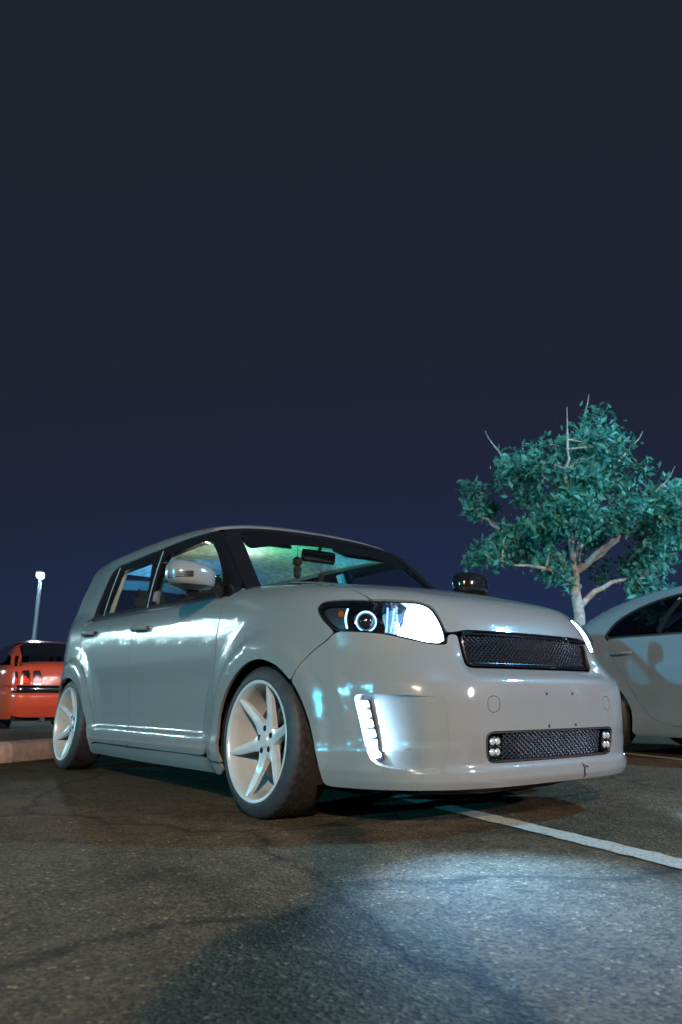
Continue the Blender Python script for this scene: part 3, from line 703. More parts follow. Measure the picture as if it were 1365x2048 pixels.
def make_rim(rr, w, parent, spokes=6):
    "outer face towards -y"
    h = w/2
    rim = MB().lathe([(rr, -h), (rr + .004, -h + .003), (rr + .004, -h + .014), (rr - .010, -h + .022), (rr - .022, h - .02), (rr - .004, h - .006), (rr - .004, h), (rr - .012, h), (rr - .030, h - .02), (rr - .026, h - .05),
                      (rr - .022, -h + .05), (rr - .017, -h + .016), (rr - .013, -h + .006), (rr - .010, -h + .002)], n=96, close=True).build('rim', M['rim'], parent, angle=28)
    yh = -h + .052
    for k in range(spokes):
        a0 = 2*math.pi*(k + .26)/spokes; q = MB(); st = []
        # stations along the spoke: radius, half width, face depth, ridge height
        for r, hw, y, rg, th in ((.040, .034, yh, .001, .03), (.070, .028, yh - .002, .004, .032), (.100, .0215, yh - .008, .010, .032), (.135, .0195, yh - .018, .012, .030), (.175, .0185, yh - .030, .012, .028), (.205, .0150, yh - .038, .008, .026), (rr - .0125, .0055, yh - .0445, .002, .026)):
            st.append([(r, -hw*1.12, y + th), (r, -hw, y + rg), (r, -hw*.22, y), (r, hw*.22, y), (r, hw, y + rg), (r, hw*1.12, y + th)])
        vs = []
        for s_ in st:
            for r, t, y in s_: vs.append((r*math.cos(a0) - t*math.sin(a0), y, r*math.sin(a0) + t*math.cos(a0)))
        fs = [(i*6 + j, i*6 + j + 1, i*6 + 7 + j, i*6 + 6 + j) for i in range(6) for j in range(5)]
        q.add(vs, fs); q.build('spoke', M['rim'], parent, angle=22)
    hub = MB().lathe([(.0005, yh - .001), (.058, yh - .001), (.066, yh + .004), (.070, yh + .03), (.05, yh + .06)], n=48).build('hub', M['rim'], parent, angle=30)
    MB().lathe([(.0005, yh - .010), (.028, yh - .010), (.0305, yh - .007), (.032, yh - .0005)], n=32).build('centre_cap', M['rim'], parent, angle=30)
    for k in range(5):
        a = 2*math.pi*(k + .35)/5; c = (.048*math.cos(a), 0, .048*math.sin(a)); rg = MB()
        rg.lathe([(.0005, yh - .0018), (.0120, yh - .0018), (.0130, yh - .0005)], c, n=14); rg.build('lug_hole', M['hole'], parent)
        MB().lathe([(.0005, yh - .006), (.0045, yh - .006), (.0055, yh - .0022)], c, n=6).build('lug_nut', M['dark_chrome'], parent)
    # valve and brake
    MB().lathe([(.155, .0), (.155, .022), (.07, .022), (.07, .0), (.155, 0)], n=48).build('brake_disc', M['disc'], parent, angle=30)
    cal = MB()
    for t in np.linspace(-.5, .5, 7): cal.box((.145*math.cos(t + .9), .005, .145*math.sin(t + .9)), (.05, .05, .03), Matrix.Rotation(-(t + .9), 3, 'Y'))
    cal.build('caliper', M['disc'], parent)
def wheel(par, x, y, z, s, camber, rr=.243, R0=.307, w=.215, tyre_w=.195, steer=0, spin=0, first=None):
    "s = +1: right-hand side"
    e = empty('wheel', parent=par)
    if first is None:
        make_tyre(rr, R0, tyre_w, e); make_rim(rr, w, e)
    else:
        for ch in first.children:
            c = ch.copy(); COL.objects.link(c); c.parent = e
    e.location = (x, y, z)
    Rm = Matrix.Rotation(R(steer), 4, 'Z') @ Matrix.Rotation(-R(camber)*s, 4, 'X')
    if s < 0: Rm = Rm @ Matrix.Rotation(math.pi, 4, 'Z')
    e.rotation_euler = (Rm @ Matrix.Rotation(R(spin), 4, 'Y')).to_euler()
    return e
w0 = wheel(car, .004, -.7600, .303, 1, 2.4)
wheel(car, .004, .7600, .303, -1, 2.4, first=w0, spin=20)
wheel(car, -2.60, -.770, .304, 1, 3.0, first=w0, spin=-14)
wheel(car, -2.60, .770, .304, -1, 3.0, first=w0, spin=40)
# arch liners and underbody
for cx, r0 in ((.02, .40), (-2.60, .39)):
    for s in (1, -1):
        q = MB(); n = 26
        for yy in (.45, .835):
            for i in range(n + 1):
                a = math.pi*(-.12 + 1.24*i/n); q.v.append(Vector((cx + r0*math.cos(a), -s*yy, .30 + r0*math.sin(a)*.93)))
        q.f = [(i, i + 1, n + 2 + i, n + 1 + i) for i in range(n)] + [tuple(range(n, -1, -1))]
        q.build('arch_liner', M['liner'], car)
q = MB(); q.box((-1.3, 0, .165), (4.0, 1.05, .03)); q.box((-1.3, 0, .16), (1.75, 1.56, .03)); q.box((.55, 0, .19), (.36, 1.3, .03)); q.box((-.46, 0, .55), (.03, 1.5, .7)); q.build('underbody', M['liner'], car, smooth=False)
q = MB(); q.tube([(.60, -.5, .145), (.66, -.2, .135), (.66, .2, .135), (.60, .5, .145)], .022, 8); q.build('undertray', M['black'], car)
# ---------------- cabin
def seat(x, y, rear=False):
    e = empty('seat', parent=car); w = .50 if not rear else 1.2
    q = MB(); q.box((x + .05, y, .50), (.52, w, .16), ch=.05); q.build('seat_cushion', M['cloth'], e, bevel=.02)
    rot = Matrix.Rotation(R(-14), 3, 'Y'); q = MB(); q.box((x - .27, y, .80), (.14, w*.96, .62), rot, ch=.05); q.build('backrest', M['cloth'], e, bevel=.02)
    for yy in ((y,) if not rear else (y - .36, y + .36)):
        q = MB(); q.box((x - .375, yy, 1.185), (.10, .26, .17), rot, ch=.035); q.build('headrest', M['cloth'], e, bevel=.015)
        q = MB(); q.tube([(x - .35, yy - .06, 1.05), (x - .365, yy - .06, 1.14)], .007, 6); q.tube([(x - .35, yy + .06, 1.05), (x - .365, yy + .06, 1.14)], .007, 6); q.build('headrest_post', M['chrome'], e)
seat(-1.15, -.37); seat(-1.15, .37); seat(-2.10, 0, True)
q = MB(); q.box((-.62, 0, .88), (.44, 1.42, .20), Matrix.Rotation(R(8), 3, 'Y'), ch=.05); q.build('dashboard', M['plastic'], car, bevel=.02)
q = MB(); n = 28; q.tube([(-.86 + .03*math.sin(2*math.pi*i/n), .37 + .18*math.cos(2*math.pi*i/n), .98 + .175*math.sin(2*math.pi*i/n)) for i in range(n + 1)], .014, 8); q.tube([(-.86, .20, .97), (-.85, .37, .95), (-.86, .54, .97)], .018, 6); q.tube([(-.85, .37, .95), (-.66, .37, .88)], .03, 8); q.build('steering_wheel', M['plastic'], car)
panel('headliner', f_cab, ROOF, inset(roof_loop, .02), M['head'], car, gap=0, depth=0, res=.06, off=-.035)
panel('door_card', f_body, SIDE, loop([(-.48, .95), (-1.5, .985), (-2.5, .99)], [(-2.5, .7), (-2.1, .3)], [(-.5, .25), (-.48, .5)]), M['plastic'], car, gap=0, depth=0, res=.06, off=-.05, both=True)
for (a, b) in (((-1.42, 1.0), (-1.455, 1.36)), ((-2.20, 1.02), (-2.20, 1.36))):
    for s in (1, -1):
        P = [Vector(SIDE.on(np.array([[a[0] + (b[0] - a[0])*t, a[1] + (b[1] - a[1])*t]]), f_cab)[0]) + Vector((0, .035, 0)) for t in np.linspace(0, 1, 6)]
        q = MB(); q.tube([(p.x, p.y*s, p.z) for p in P], .034, 8); q.build('pillar_trim', M['silver_trim'], car)
q = MB(); q.box((-.80, 0.02, 1.315), (.03, .25, .075), Matrix.Rotation(R(10), 3, 'Y'), ch=.012); q.tube([(-.80, .02, 1.34), (-.76, .02, 1.40)], .012, 8); q.build('interior_mirror', M['black'], car)
for yy in (-.36, .40):
    q = MB(); q.box((-.86, yy, 1.375), (.16, .36, .02), Matrix.Rotation(R(24), 3, 'Y'), ch=.006); q.build('sun_visor', M['visor'], car)
def ornament(x, y, z, sc_, m):
    q = MB(); q.tube([(x, y, z + .12), (x, y, z + .03*sc_)], .0015, 5)
    for cz, r, ry in ((.020, .020, 1), (-.012, .015, 1.2), (-.032, .017, .9)):
        q.grid(lambda u, v: (x + r*sc_*math.cos(u*2*math.pi)*math.sin(v*math.pi), y + r*ry*sc_*math.sin(u*2*math.pi)*math.sin(v*math.pi), z + cz*sc_ + r*sc_*math.cos(v*math.pi)), 14, 8)
    q.build('hanging_ornament', m, car)
ornament(-.79, -.14, 1.235, 1.5, M['cloth']); ornament(-.80, .04, 1.175, 1.0, M['cloth'])
# coloured cabin lights washing the headlining
for x0, x1, y0, y1, z, col, st in ((-1.50, -1.40, -.06, .10, 1.08, (.02, 1.0, .42), 130), (-1.86, -1.72, .02, .10, 1.34, (.80, 1.0, .88), 60), (-1.95, -1.80, -.46, -.38, 1.02, (1.0, .86, .62), 110), (-2.75, -2.55, -.42, -.30, 1.00, (.10, .48, 1.0), 240), (-1.35, -1.25, .50, .58, 1.15, (.06, .45, 1.0), 60)):
    q = MB(); q.box(((x0 + x1)/2, (y0 + y1)/2, z), (x1 - x0, y1 - y0, .016), ch=.004); q.build('cabin_light', emis('cabin_light', col, st), car)
    q = MB(); q.box(((x0 + x1)/2, (y0 + y1)/2, z - .022), (x1 - x0 + .03, y1 - y0 + .03, .024), ch=.004); q.tube([((x0 + x1)/2, (y0 + y1)/2, z - .02), ((x0 + x1)/2, (y0 + y1)/2, .6)], .008, 6); q.build('light_bracket', M['plastic'], car)
# wiper
q = MB()
for y0 in (-.5, .15):
    P = [(-.31 - .02*abs(y0 + .5*t)**2, y0 + .55*t, 1.053 + .012*math.sin(t*3) - .03*abs(y0 + .5*t)**2) for t in np.linspace(0, 1, 8)]; q.tube(P, .006, 6)
q.build('wiper', M['black'], car)
# ------------------------------------------------------------ ground
def asphalt_mat():
    m = bpy.data.materials.new('asphalt'); m.use_nodes = True
    n, l = m.node_tree.nodes, m.node_tree.links; b = n['Principled BSDF']; b.inputs['Roughness'].default_value = .9; b.inputs['Specular IOR Level'].default_value = .2
    tc = n.new('ShaderNodeTexCoord')
    def noise(scale, det=5, ro=.6):
        t = n.new('ShaderNodeTexNoise'); t.inputs['Scale'].default_value = scale; t.inputs['Detail'].default_value = det; t.inputs['Roughness'].default_value = ro; l.new(tc.outputs['Object'], t.inputs['Vector']); return t
    def ramp(src, pts):
        r = n.new('ShaderNodeValToRGB'); e = r.color_ramp.elements
        e[0].position, e[0].color = pts[0][0], (*pts[0][1], 1); e[1].position, e[1].color = pts[-1][0], (*pts[-1][1], 1)
        for p, c in pts[1:-1]: k = e.new(p); k.color = (*c, 1)
        l.new(src, r.inputs[0]); return r
    def mix(a, b_, mode, f=1.0):
        x = n.new('ShaderNodeMix'); x.data_type = 'RGBA'; x.blend_type = mode; x.inputs[0].default_value = f; l.new(a, x.inputs[6]); l.new(b_, x.inputs[7]); return x.outputs[2]
    big = ramp(noise(.55, 6, .62).outputs[0], [(.25, (.050, .036, .021)), (.5, (.086, .063, .038)), (.78, (.128, .095, .058))])
    v = n.new('ShaderNodeTexVoronoi'); v.inputs['Scale'].default_value = 125; l.new(tc.outputs['Object'], v.inputs['Vector'])
    stone = ramp(v.outputs['Color'], [(.12, (.42, .41, .41)), (.50, (.88, .86, .83)), (.84, (1.35, 1.30, 1.22)), (.975, (3.4, 3.2, 2.9))])
    col = mix(big.outputs[0], stone.outputs[0], 'MULTIPLY')
    mid = ramp(noise(9, 7, .7).outputs[0], [(.3, (.62, .62, .63)), (.7, (1.25, 1.24, 1.22))]); col = mix(col, mid.outputs[0], 'MULTIPLY')
    # old oil drips, tyre-dark patches
    oil = ramp(noise(1.7, 4, .5).outputs[0], [(.56, (1, 1, 1)), (.70, (.55, .55, .57))]); col = mix(col, oil.outputs[0], 'MULTIPLY')
    # crack lines
    vc = n.new('ShaderNodeTexVoronoi'); vc.feature = 'DISTANCE_TO_EDGE'; vc.inputs['Scale'].default_value = .42
    dn = noise(2.2, 5, .6); ad_ = n.new('ShaderNodeVectorMath'); ad_.operation = 'MULTIPLY_ADD'; ad_.inputs[1].default_value = (.45, .45, 0); l.new(dn.outputs[1], ad_.inputs[0]); l.new(tc.outputs['Object'], ad_.inputs[2]); l.new(ad_.outputs[0], vc.inputs['Vector'])
    crk = ramp(vc.outputs[0], [(.0, (.22, .22, .23)), (.010, (1, 1, 1))]); col = mix(col, crk.outputs[0], 'MULTIPLY', .8)
    l.new(col, b.inputs['Base Color'])
    h1 = n.new('ShaderNodeMath'); h1.operation = 'MULTIPLY_ADD'; h1.inputs[1].default_value = .8; l.new(v.outputs['Distance'], h1.inputs[0]); nz = noise(42, 6, .7); l.new(nz.outputs[0], h1.inputs[2])
    bu = n.new('ShaderNodeBump'); bu.inputs['Strength'].default_value = .85; bu.inputs['Distance'].default_value = .009; l.new(h1.outputs[0], bu.inputs['Height']); l.new(bu.outputs[0], b.inputs['Normal'])
    return m, col
M['asphalt'], _ = asphalt_mat()
q = MB(); q.add([(-900, -900, 0), (900, -900, 0), (900, 900, 0), (-900, 900, 0)], [(0, 1, 2, 3)]); tag(q.build('ground', M['asphalt']), kind='structure')
def worn_mat():
    m = bpy.data.materials.new('worn_line_paint'); m.use_nodes = True
    n, l = m.node_tree.nodes, m.node_tree.links; b = n['Principled BSDF']; b.inputs['Roughness'].default_value = .7
    tc = n.new('ShaderNodeTexCoord'); t = n.new('ShaderNodeTexNoise'); t.inputs['Scale'].default_value = 70; t.inputs['Detail'].default_value = 6; t.inputs['Roughness'].default_value = .75
    r = n.new('ShaderNodeValToRGB'); e = r.color_ramp.elements; e[0].position = .36; e[0].color = (.06, .055, .05, 1); e[1].position = .47; e[1].color = (.42, .41, .37, 1)
    bu = n.new('ShaderNodeBump'); bu.inputs['Strength'].default_value = .6; bu.inputs['Distance'].default_value = .006
    l.new(tc.outputs['Object'], t.inputs['Vector']); l.new(t.outputs[0], r.inputs[0]); l.new(r.outputs[0], b.inputs['Base Color']); l.new(t.outputs[0], bu.inputs['Height']); l.new(bu.outputs[0], b.inputs['Normal'])
    return m
M['line'] = worn_mat()
def line_mark(a, b, w):
    a, b = Vector((*a, .004)), Vector((*b, .004)); d = (b - a).normalized(); nrm = Vector((-d.y, d.x, 0)); n = 160; q = MB(); vs = []
    for i in range(n + 1):
        p = a.lerp(b, i/n)
        for s in (-1, 1): vs.append(p + nrm*s*(w/2 + rng.uniform(-.006, .006)))
    q.add(vs, [(2*i, 2*i + 2, 2*i + 3, 2*i + 1) for i in range(n)]); tag(q.build('parking_line', M['line']), kind='structure')
line_mark((-1.6, .371), (4.6, -.925), .115); line_mark((-4.6, 4.80), (3.2, 1.95), .11); line_mark((-1.6, -2.6), (5.0, -4.0), .115)
# ------------------------------------------------------------ kerb and planted island behind the car
M['kerb'] = mat('kerb_concrete', (.62, .46, .43), .85, noise=.35, nscale=14, bump=.4, bscale=120, bdist=.004)
M['kerb_dark'] = mat('kerb_concrete_worn', (.36, .27, .26), .85, noise=.4, nscale=11, bump=.4, bscale=120, bdist=.004)
M['mulch'] = mat('mulch', (.075, .045, .030), .95, noise=.6, nscale=55, bump=1, bscale=60, bdist=.03)
k0 = Vector((-2.60, -2.49, 0)); kd = Vector((-.49, .872, 0)).normalized(); kn = Vector((-kd.y, kd.x, 0)) * (1 if (-kd.y*-1 + kd.x*0) > 0 else 1)
kn = Vector((-.872, -.49, 0)).normalized()
kerb = empty('kerb', k0); tag(kerb, 'low pinkish concrete kerb round the planted island', 'kerb'); kerb['kind'] = 'structure'
L0 = 0
for i in range(9):
    ln = .86; a = L0 + .004; b = L0 + ln - .004; L0 += ln
    prof = [(0, 0), (.006, .10), (.022, .135), (.05, .146), (.16, .148), (.17, .13), (.17, 0)]
    vs = []
    for t in (a, b):
        for d_, z in prof: vs.append(kd*t + kn*d_ + Vector((0, 0, z)))
    m_ = len(prof); q = MB(); q.add(vs, [(j, (j + 1) % m_, m_ + (j + 1) % m_, m_ + j) for j in range(m_)] + [tuple(range(m_ - 1, -1, -1)), tuple(range(m_, 2*m_))])
    q.build('kerb_stone', M['kerb'] if i < 2 or i == 4 else M['kerb_dark'], kerb, angle=30, bevel=.004)
q = MB(); N_ = 26
def isl(u, v):
    p = k0 + kd*(u*7.7) + kn*(.165 + v*1.9); z = .125 + .05*math.sin(v*3.14) + .02*math.sin(u*31 + v*7) + rng.uniform(-.012, .012); return (p.x, p.y, z)
q.grid(isl, 70, 20); tag(q.build('island_soil', M['mulch']), kind='structure')
# ------------------------------------------------------------ street lamps
M['pole'] = mat('painted_pole', (.42, .44, .46), .5, metal=.3, noise=.1, nscale=6)
M['lamp_face'] = emis('lamp_face', (.75, .90, 1.0), 90)
def street_lamp(x, y, h, aim, label, energy, col, face, size=.3, spread=150, reach=.72, drop=0):
    e = empty('street_lamp', (x, y, 0)); tag(e, label, 'street lamp', 'street lamps of the car park')
    q = MB(); q.lathe([(.0, 0), (.19, 0), (.19, .03), (.15, .05), (.12, .06)], axis='z', n=20); q.build('base_plate', M['pole'], e)
    q = MB(); q.tube([(0, 0, .03), (0, 0, h*.5), (0, 0, h)], [.13, .105, .075], 16); q.build('pole', M['pole'], e)
    a = Vector((aim[0] - x, aim[1] - y, 0)).normalized(); rz = math.atan2(a.y, a.x); Rm = Matrix.Rotation(rz, 3, 'Z')
    q = MB(); q.tube([Vector((0, 0, h - .05)), Rm @ Vector((reach*.35, 0, h + .02)), Rm @ Vector((reach*.62, 0, h + .03))], .035, 8); q.build('arm', M['pole'], e)
    q = MB(); q.box(Rm @ Vector((reach, 0, h + .04)), (.62, .34, .11), Rm, ch=.03); q.build('lamp_head', M['pole'], e)
    q = MB(); q.box(Rm @ Vector((reach, 0, h - .028 - drop/2)), (.50, .26, .03 + drop), Rm, ch=.008); q.build('lamp_face', face, e)
    ld = bpy.data.lights.new('street_light', 'SPOT'); ld.energy = energy; ld.color = col; ld.spot_size = R(spread); ld.spot_blend = .35; ld.shadow_soft_size = size
    lo = link(bpy.data.objects.new('street_light', ld), e); lo.location = Rm @ Vector((reach, 0, h - .06 - drop)); p = Vector((x, y, 0)) + lo.location
    lo.rotation_euler = (Vector((aim[0], aim[1], .3)) - p).to_track_quat('-Z', 'Y').to_euler()
    return e
street_lamp(12.2, -9.6, 5.6, (0, 0), 'street lamp behind the crouching person', 14500, (1.0, .76, .54), M['lamp_face'], .16)
street_lamp(14.0, 4.4, 4.6, (0, 0), 'street lamp in front of the grey hatchback', 8500, (1.0, .88, .93), M['lamp_face'], .22)
street_lamp(2.0, -44.0, 8.0, (-.5, 0), 'added teal fill lamp far across the empty bays facing the hatchback doors', 72000, (.06, .70, 1.0), emis('lamp_face_teal', (.4, .8, 1.0), 40), .25)  # unseen lamp, added as blue-teal fill for the hatchback's flank
street_lamp(-31.5, -13.4, 6.1, (0, 0), 'street lamp far along the hatchback side of the car park', 6500, (.60, .95, 1.0), emis('lamp_face_cool', (.7, .95, 1.0), 160), .3)
street_lamp(-34.6, 6.75, 6.55, (-20, 0), 'lit street lamp on a pale pole behind the red coupe', 9000, (.65, .82, 1.0), emis('lamp_face_blue', (.38, .68, 1.0), 26), .3, reach=.12, drop=.17)
street_lamp(6.2, 8.6, 7.4, (-1.5, 3.5), 'street lamp across the aisle from the silver saloon', 9500, (.16, .62, 1.0), M['lamp_face'], .22)
# ------------------------------------------------------------ silver saloon in the next bay
SW = pchip([.05, .14, .20, .30, .36, .62, .745, .86, 1.0, 1.1], [.80, .83, .865, .872, .866, .880, .892, .872, .838, .80])
ST = pchip([-2.5, -2.2, -1.7, -1.2, 0, .9, 1.3, 1.8, 2.15, 2.4], [1.0, 1.04, 1.09, 1.10, 1.07, 1.03, .98, .89, .80, .6])
SR = pchip([-2.3, -2.0, -1.75, -1.45, -1.2, -.9, -.5, 0, .3, .7, 1.1, 1.4], [.70, .93, 1.10, 1.26, 1.365, 1.435, 1.475, 1.478, 1.455, 1.30, 1.08, .9])
def f_sed(P):
    x, ay, z = P[..., 0], np.abs(P[..., 1]), P[..., 2]; w = SW(z)
    for cx in (1.325, -1.325): w = w + .012*(1 - sstep(.36, .46, np.hypot(x - cx, z - .31)))
    g = (((np.maximum(ay, 1e-6)/w)**5 + (np.abs(x + .04)/2.30)**5)**.2 - 1)*.9
    return smax(g, z - (ST(x) - .05*(ay/.85)**3), .10)
def f_sedcab(P):
    x, ay, z = P[..., 0], np.abs(P[..., 1]), P[..., 2]
    side = ay - (.835 - .10*(z - .98) - .40*np.maximum(z - 1.0, 0)**1.35)
    return np.maximum(smax(side, z - (SR(x) - .06*(ay/.6)**3), .10), .8 - z)
def f_sedall(P): a, b = f_sed(P), f_sedcab(P); return -smax(-a, -b, .05)
sed = empty('parked_car', (.105, 4.235, 0)); tag(sed, 'silver saloon parked beside the tree with dark side windows', 'car')
qt = [(-1.155, .985), (-1.14, .914), (-1.06, .76), (-.985, .617), (-.89, .445), (-.79, .320), (-.62, .252), (-.52, .243)]
swin = loop([(-1.165, 1.025), (-1.06, 1.135), (-.87, 1.235), (-.68, 1.295), (-.45, 1.335), (0, 1.355)], [(.02, 1.35), (.05, 1.02)], [(.04, 1.008), (-.6, 1.006), (-1.13, 1.004)])
fw2 = loop([(.10, 1.02), (.09, 1.355)], [(.12, 1.358), (.36, 1.33), (.62, 1.20), (.88, 1.03)], [(.88, 1.01), (.5, 1.008), (.12, 1.01)])
rdl = loop(qt, [(-.50, .243), (.05, .243)], [(.06, .26), (.075, .6), (.07, .985)], [(.06, .992), (-1.14, .992)])
fdl = loop([(.08, .985), (.085, .6), (.07, .26)], [(.08, .243), (.86, .25)], [(.90, .30), (.92, .7), (.90, .985)])
arch2 = lambda c: [(c + .37*math.cos(t), .31 + .345*math.sin(t)) for t in np.linspace(-.35, math.pi + .35, 24)]
srd = panel('rear_door', f_sed, SIDE, rdl, M['silver'], sed, gap=.003, res=.04, both=True)
panel('front_door', f_sed, SIDE, fdl, M['silver'], sed, gap=.003, res=.05, both=True)
quarter = loop(qt[::-1], [(-1.18, .99), (-1.185, 1.02)], [(-1.17, 1.04), (-1.07, 1.15), (-.88, 1.25), (-.68, 1.312), (-.45, 1.350), (.0, 1.370), (.36, 1.348), (.62, 1.225), (.92, 1.03)], [(.96, 1.0), (.99, 1.03), (.70, 1.26), (.40, 1.395), (0, 1.425), (-.5, 1.425), (-.9, 1.385), (-1.2, 1.30), (-1.6, 1.10), (-1.9, 1.0), (-2.15, .96)], [(-2.20, .9), (-2.22, .6), (-2.2, .25)], [(-2.15, .2), (-1.71, .2)], arch2(-1.325)[::-1], [(-.95, .165), (-.6, .160), (.86, .165)], [(.90, .2), (.90, .235), (.1, .236), (-.5, .236)])
panel('side_frame', f_sedall, SIDE, quarter, M['silver'], sed, gap=.0, res=.04, both=True)
panel('side_window', f_sedcab, SIDE, swin, M['dark_glass'], sed, gap=-.01, depth=0, res=.06, off=-.008, both=True)
panel('side_window', f_sedcab, SIDE, fw2, M['dark_glass'], sed, gap=-.01, depth=0, res=.06, off=-.008, both=True)
panel('window_trim', f_sedcab, SIDE, inset(swin, -.016), M['black'], sed, gap=0, depth=.012, res=.03, holes=[swin], off=.001, both=True)
panel('front_wing', f_sed, SIDE, loop([(.905, .985), (.925, .7), (.905, .30)], [(.92, .2), (.95, .2)], arch2(1.325)[::-1], [(1.70, .2), (2.1, .2)], [(2.18, .3), (2.18, .6), (2.1, .75)], [(1.9, .80), (1.5, .88), (1.0, .95)]), M['silver'], sed, gap=.003, res=.05, both=True)
panel('roof', f_sedcab, ROOF, sym_loop([(.28, 0), (.30, .40)], [(.2, .47), (0, .49), (-.5, .49), (-.9, .485)], [(-.98, .44), (-.98, 0)], axis=1), M['silver'], sed, gap=0, res=.06)
panel('rear_window', f_sedcab, TOP, sym_loop([(-1.0, 0), (-1.0, .50)], [(-1.02, .53), (-1.75, .58)], [(-1.78, .55), (-1.80, 0)], axis=1), M['dark_glass'], sed, gap=0, depth=0, res=.08)
panel('windscreen', f_sedcab, TOP, sym_loop([(.32, 0), (.32, .52)], [(.34, .55), (1.05, .62)], [(1.1, .58), (1.12, 0)], axis=1), M['dark_glass'], sed, gap=0, depth=0, res=.08)
panel('boot_lid', f_sed, TOP, sym_loop([(-1.76, 0), (-1.76, .70)], [(-1.80, .74), (-2.16, .70)], [(-2.2, .66), (-2.22, 0)], axis=1), M['silver'], sed, gap=.003, res=.06)
panel('hood', f_sed, TOP, sym_loop([(1.0, 0), (1.0, .74)], [(1.05, .78), (2.0, .68)], [(2.1, .6), (2.15, 0)], axis=1), M['silver'], sed, gap=.003, res=.06)
panel('rear_bumper', f_sed, REAR, sym_loop([(0, .2), (.72, .2)], [(.75, .25), (.76, .85)], [(.72, .9), (0, .92)]), M['silver'], sed, gap=0, res=.06)
panel('front_bumper', f_sed, FRONT, sym_loop([(0, .2), (.72, .2)], [(.75, .25), (.76, .65)], [(.72, .7), (0, .72)]), M['silver'], sed, gap=0, res=.06)
for k, s in ((0, 1), (1, -1)):
    q = MB(); P = []
    for t in np.linspace(0, 1, 11): P.append((-.90 - .215*t, s*(-.874 - .030*math.sin(math.pi*t)**.5), .858 - .006*t))
    q.tube(P, [.010 + .006*math.sin(math.pi*t)**.5 for t in np.linspace(0, 1, 11)], 10); q.build('handle', M['silver'], srd[k])
    q = MB(); q.grid(lambda u, v: (-1.06 + .055*math.cos(u*6.283)*v, s*(-.8745 - .0012*0 + .016*(1 - v*v)) - s*.002, .846 + .028*math.sin(u*6.283)*v), 18, 5); q.build('handle_cup', M['black'], srd[k])
q = MB(); q.box((-.1, 0, .2), (3.9, 1.5, .06)); q.build('underbody', M['liner'], sed, smooth=False)
for x, y, s in ((-1.325, -.765, 1), (-1.325, .765, -1), (1.325, -.765, 1), (1.325, .765, -1)): wheel(sed, x, y, .307, s, 0, first=w0, spin=x*40)
for yy in (-.36, .36):
    q = MB(); rot = Matrix.Rotation(R(-14), 3, 'Y'); q.box((.12 - .27, yy, .85), (.14, .48, .62), rot, ch=.05); q.box((.12 - .36, yy, 1.21), (.10, .26, .16), rot, ch=.035); q.box((.2, yy, .5), (.5, .48, .15), ch=.04); q.build('seat', M['cloth'], sed)
q = MB(); q.box((-.95, 0, .85), (.16, 1.25, .55), Matrix.Rotation(R(-18), 3, 'Y'), ch=.05); q.build('rear_seat', M['cloth'], sed)
for s in (1, -1):
    q = MB(); q.tube([(-.70, s*-.77, 1.02), (-.62, s*-.735, 1.16), (-.50, s*-.69, 1.30)], .022, 8); q.build('window_divider', M['silver_trim'], sed)
# ------------------------------------------------------------ red coupe seen from behind
MW = pchip([.1, .22, .35, .6, .8, .92, 1.0], [.88, .92, .945, .955, .95, .92, .86])
MX = pchip([.10, .24, .33, .40, .50, .548, .562, .63, .645, .70, .86, .92, 1.0], [-2.05, -2.15, -2.205, -2.235, -2.245, -2.225, -2.175, -2.165, -2.185, -2.18, -2.155, -2.12, -2.05])
MT = pchip([-2.3, -2.1, -1.6, -1.0, 0, .9, 1.6, 2.1, 2.4], [.90, .965, .985, 1.0, .98, .95, .88, .78, .6])
MR = pchip([-1.95, -1.6, -1.2, -.8, -.4, 0, .35, .7, 1.0, 1.3], [.82, .985, 1.17, 1.31, 1.345, 1.345, 1.30, 1.17, 1.0, .85])
def f_mus(P):
    x, ay, z = P[..., 0], np.abs(P[..., 1]), P[..., 2]; w = MW(z)
    xb = 2.30*np.ones_like(x); L = np.where(x < 0, -MX(z), xb)
    k = np.where(x < 0, 9.0, 4.6); g = (((np.maximum(ay, 1e-6)/w)**k + (np.abs(x)/L)**k)**(1/k) - 1)*.9
    return smax(g, z - (MT(x) - .05*(ay/.85)**3), .09)
def f_muscab(P):
    x, ay, z = P[..., 0], np.abs(P[..., 1]), P[..., 2]
    side = ay - (.80 - .70*(z - .95) - .2*np.maximum(z - 1.0, 0)**1.3)
    return np.maximum(smax(side, z - (MR(x) - .05*(ay/.6)**3), .10), .8 - z)
mus = empty('parked_car', (-9.55, .69, 0), math.pi); tag(mus, 'red two-door coupe seen from behind with three-part tail lamps', 'car')
def gm(w, s=1): return w*np.array([s, 1])
lamps = [loop([(.868, .665), (.790, .662)], [(.784, .68), (.792, .80)], [(.800, .828), (.850, .815)], [(.862, .79), (.876, .69)], step=.01) , loop([(.758, .662), (.652, .662)], [(.644, .68), (.648, .80)], [(.66, .838), (.742, .835)], [(.752, .80), (.762, .68)], step=.01), loop([(.612, .662), (.498, .662)], [(.488, .68), (.500, .77)], [(.53, .835), (.605, .838)], [(.614, .81), (.618, .68)], step=.01)]
lampsL = [l_*np.array([-1, 1]) for l_ in lamps]
panel('tail_panel', f_mus, REAR, sym_loop([(0, .645), (.90, .645)], [(.905, .67), (.885, .82)], [(.85, .885), (.6, .91), (0, .915)]), M['red'], mus, holes=lamps + lampsL, res=.035, gap=.001)
panel('rear_bumper', f_mus, REAR, sym_loop([(0, .24), (.70, .24)], [(.80, .26), (.885, .34), (.895, .54)], [(.89, .556), (0, .556)]), M['red'], mus, res=.03, gap=.0)
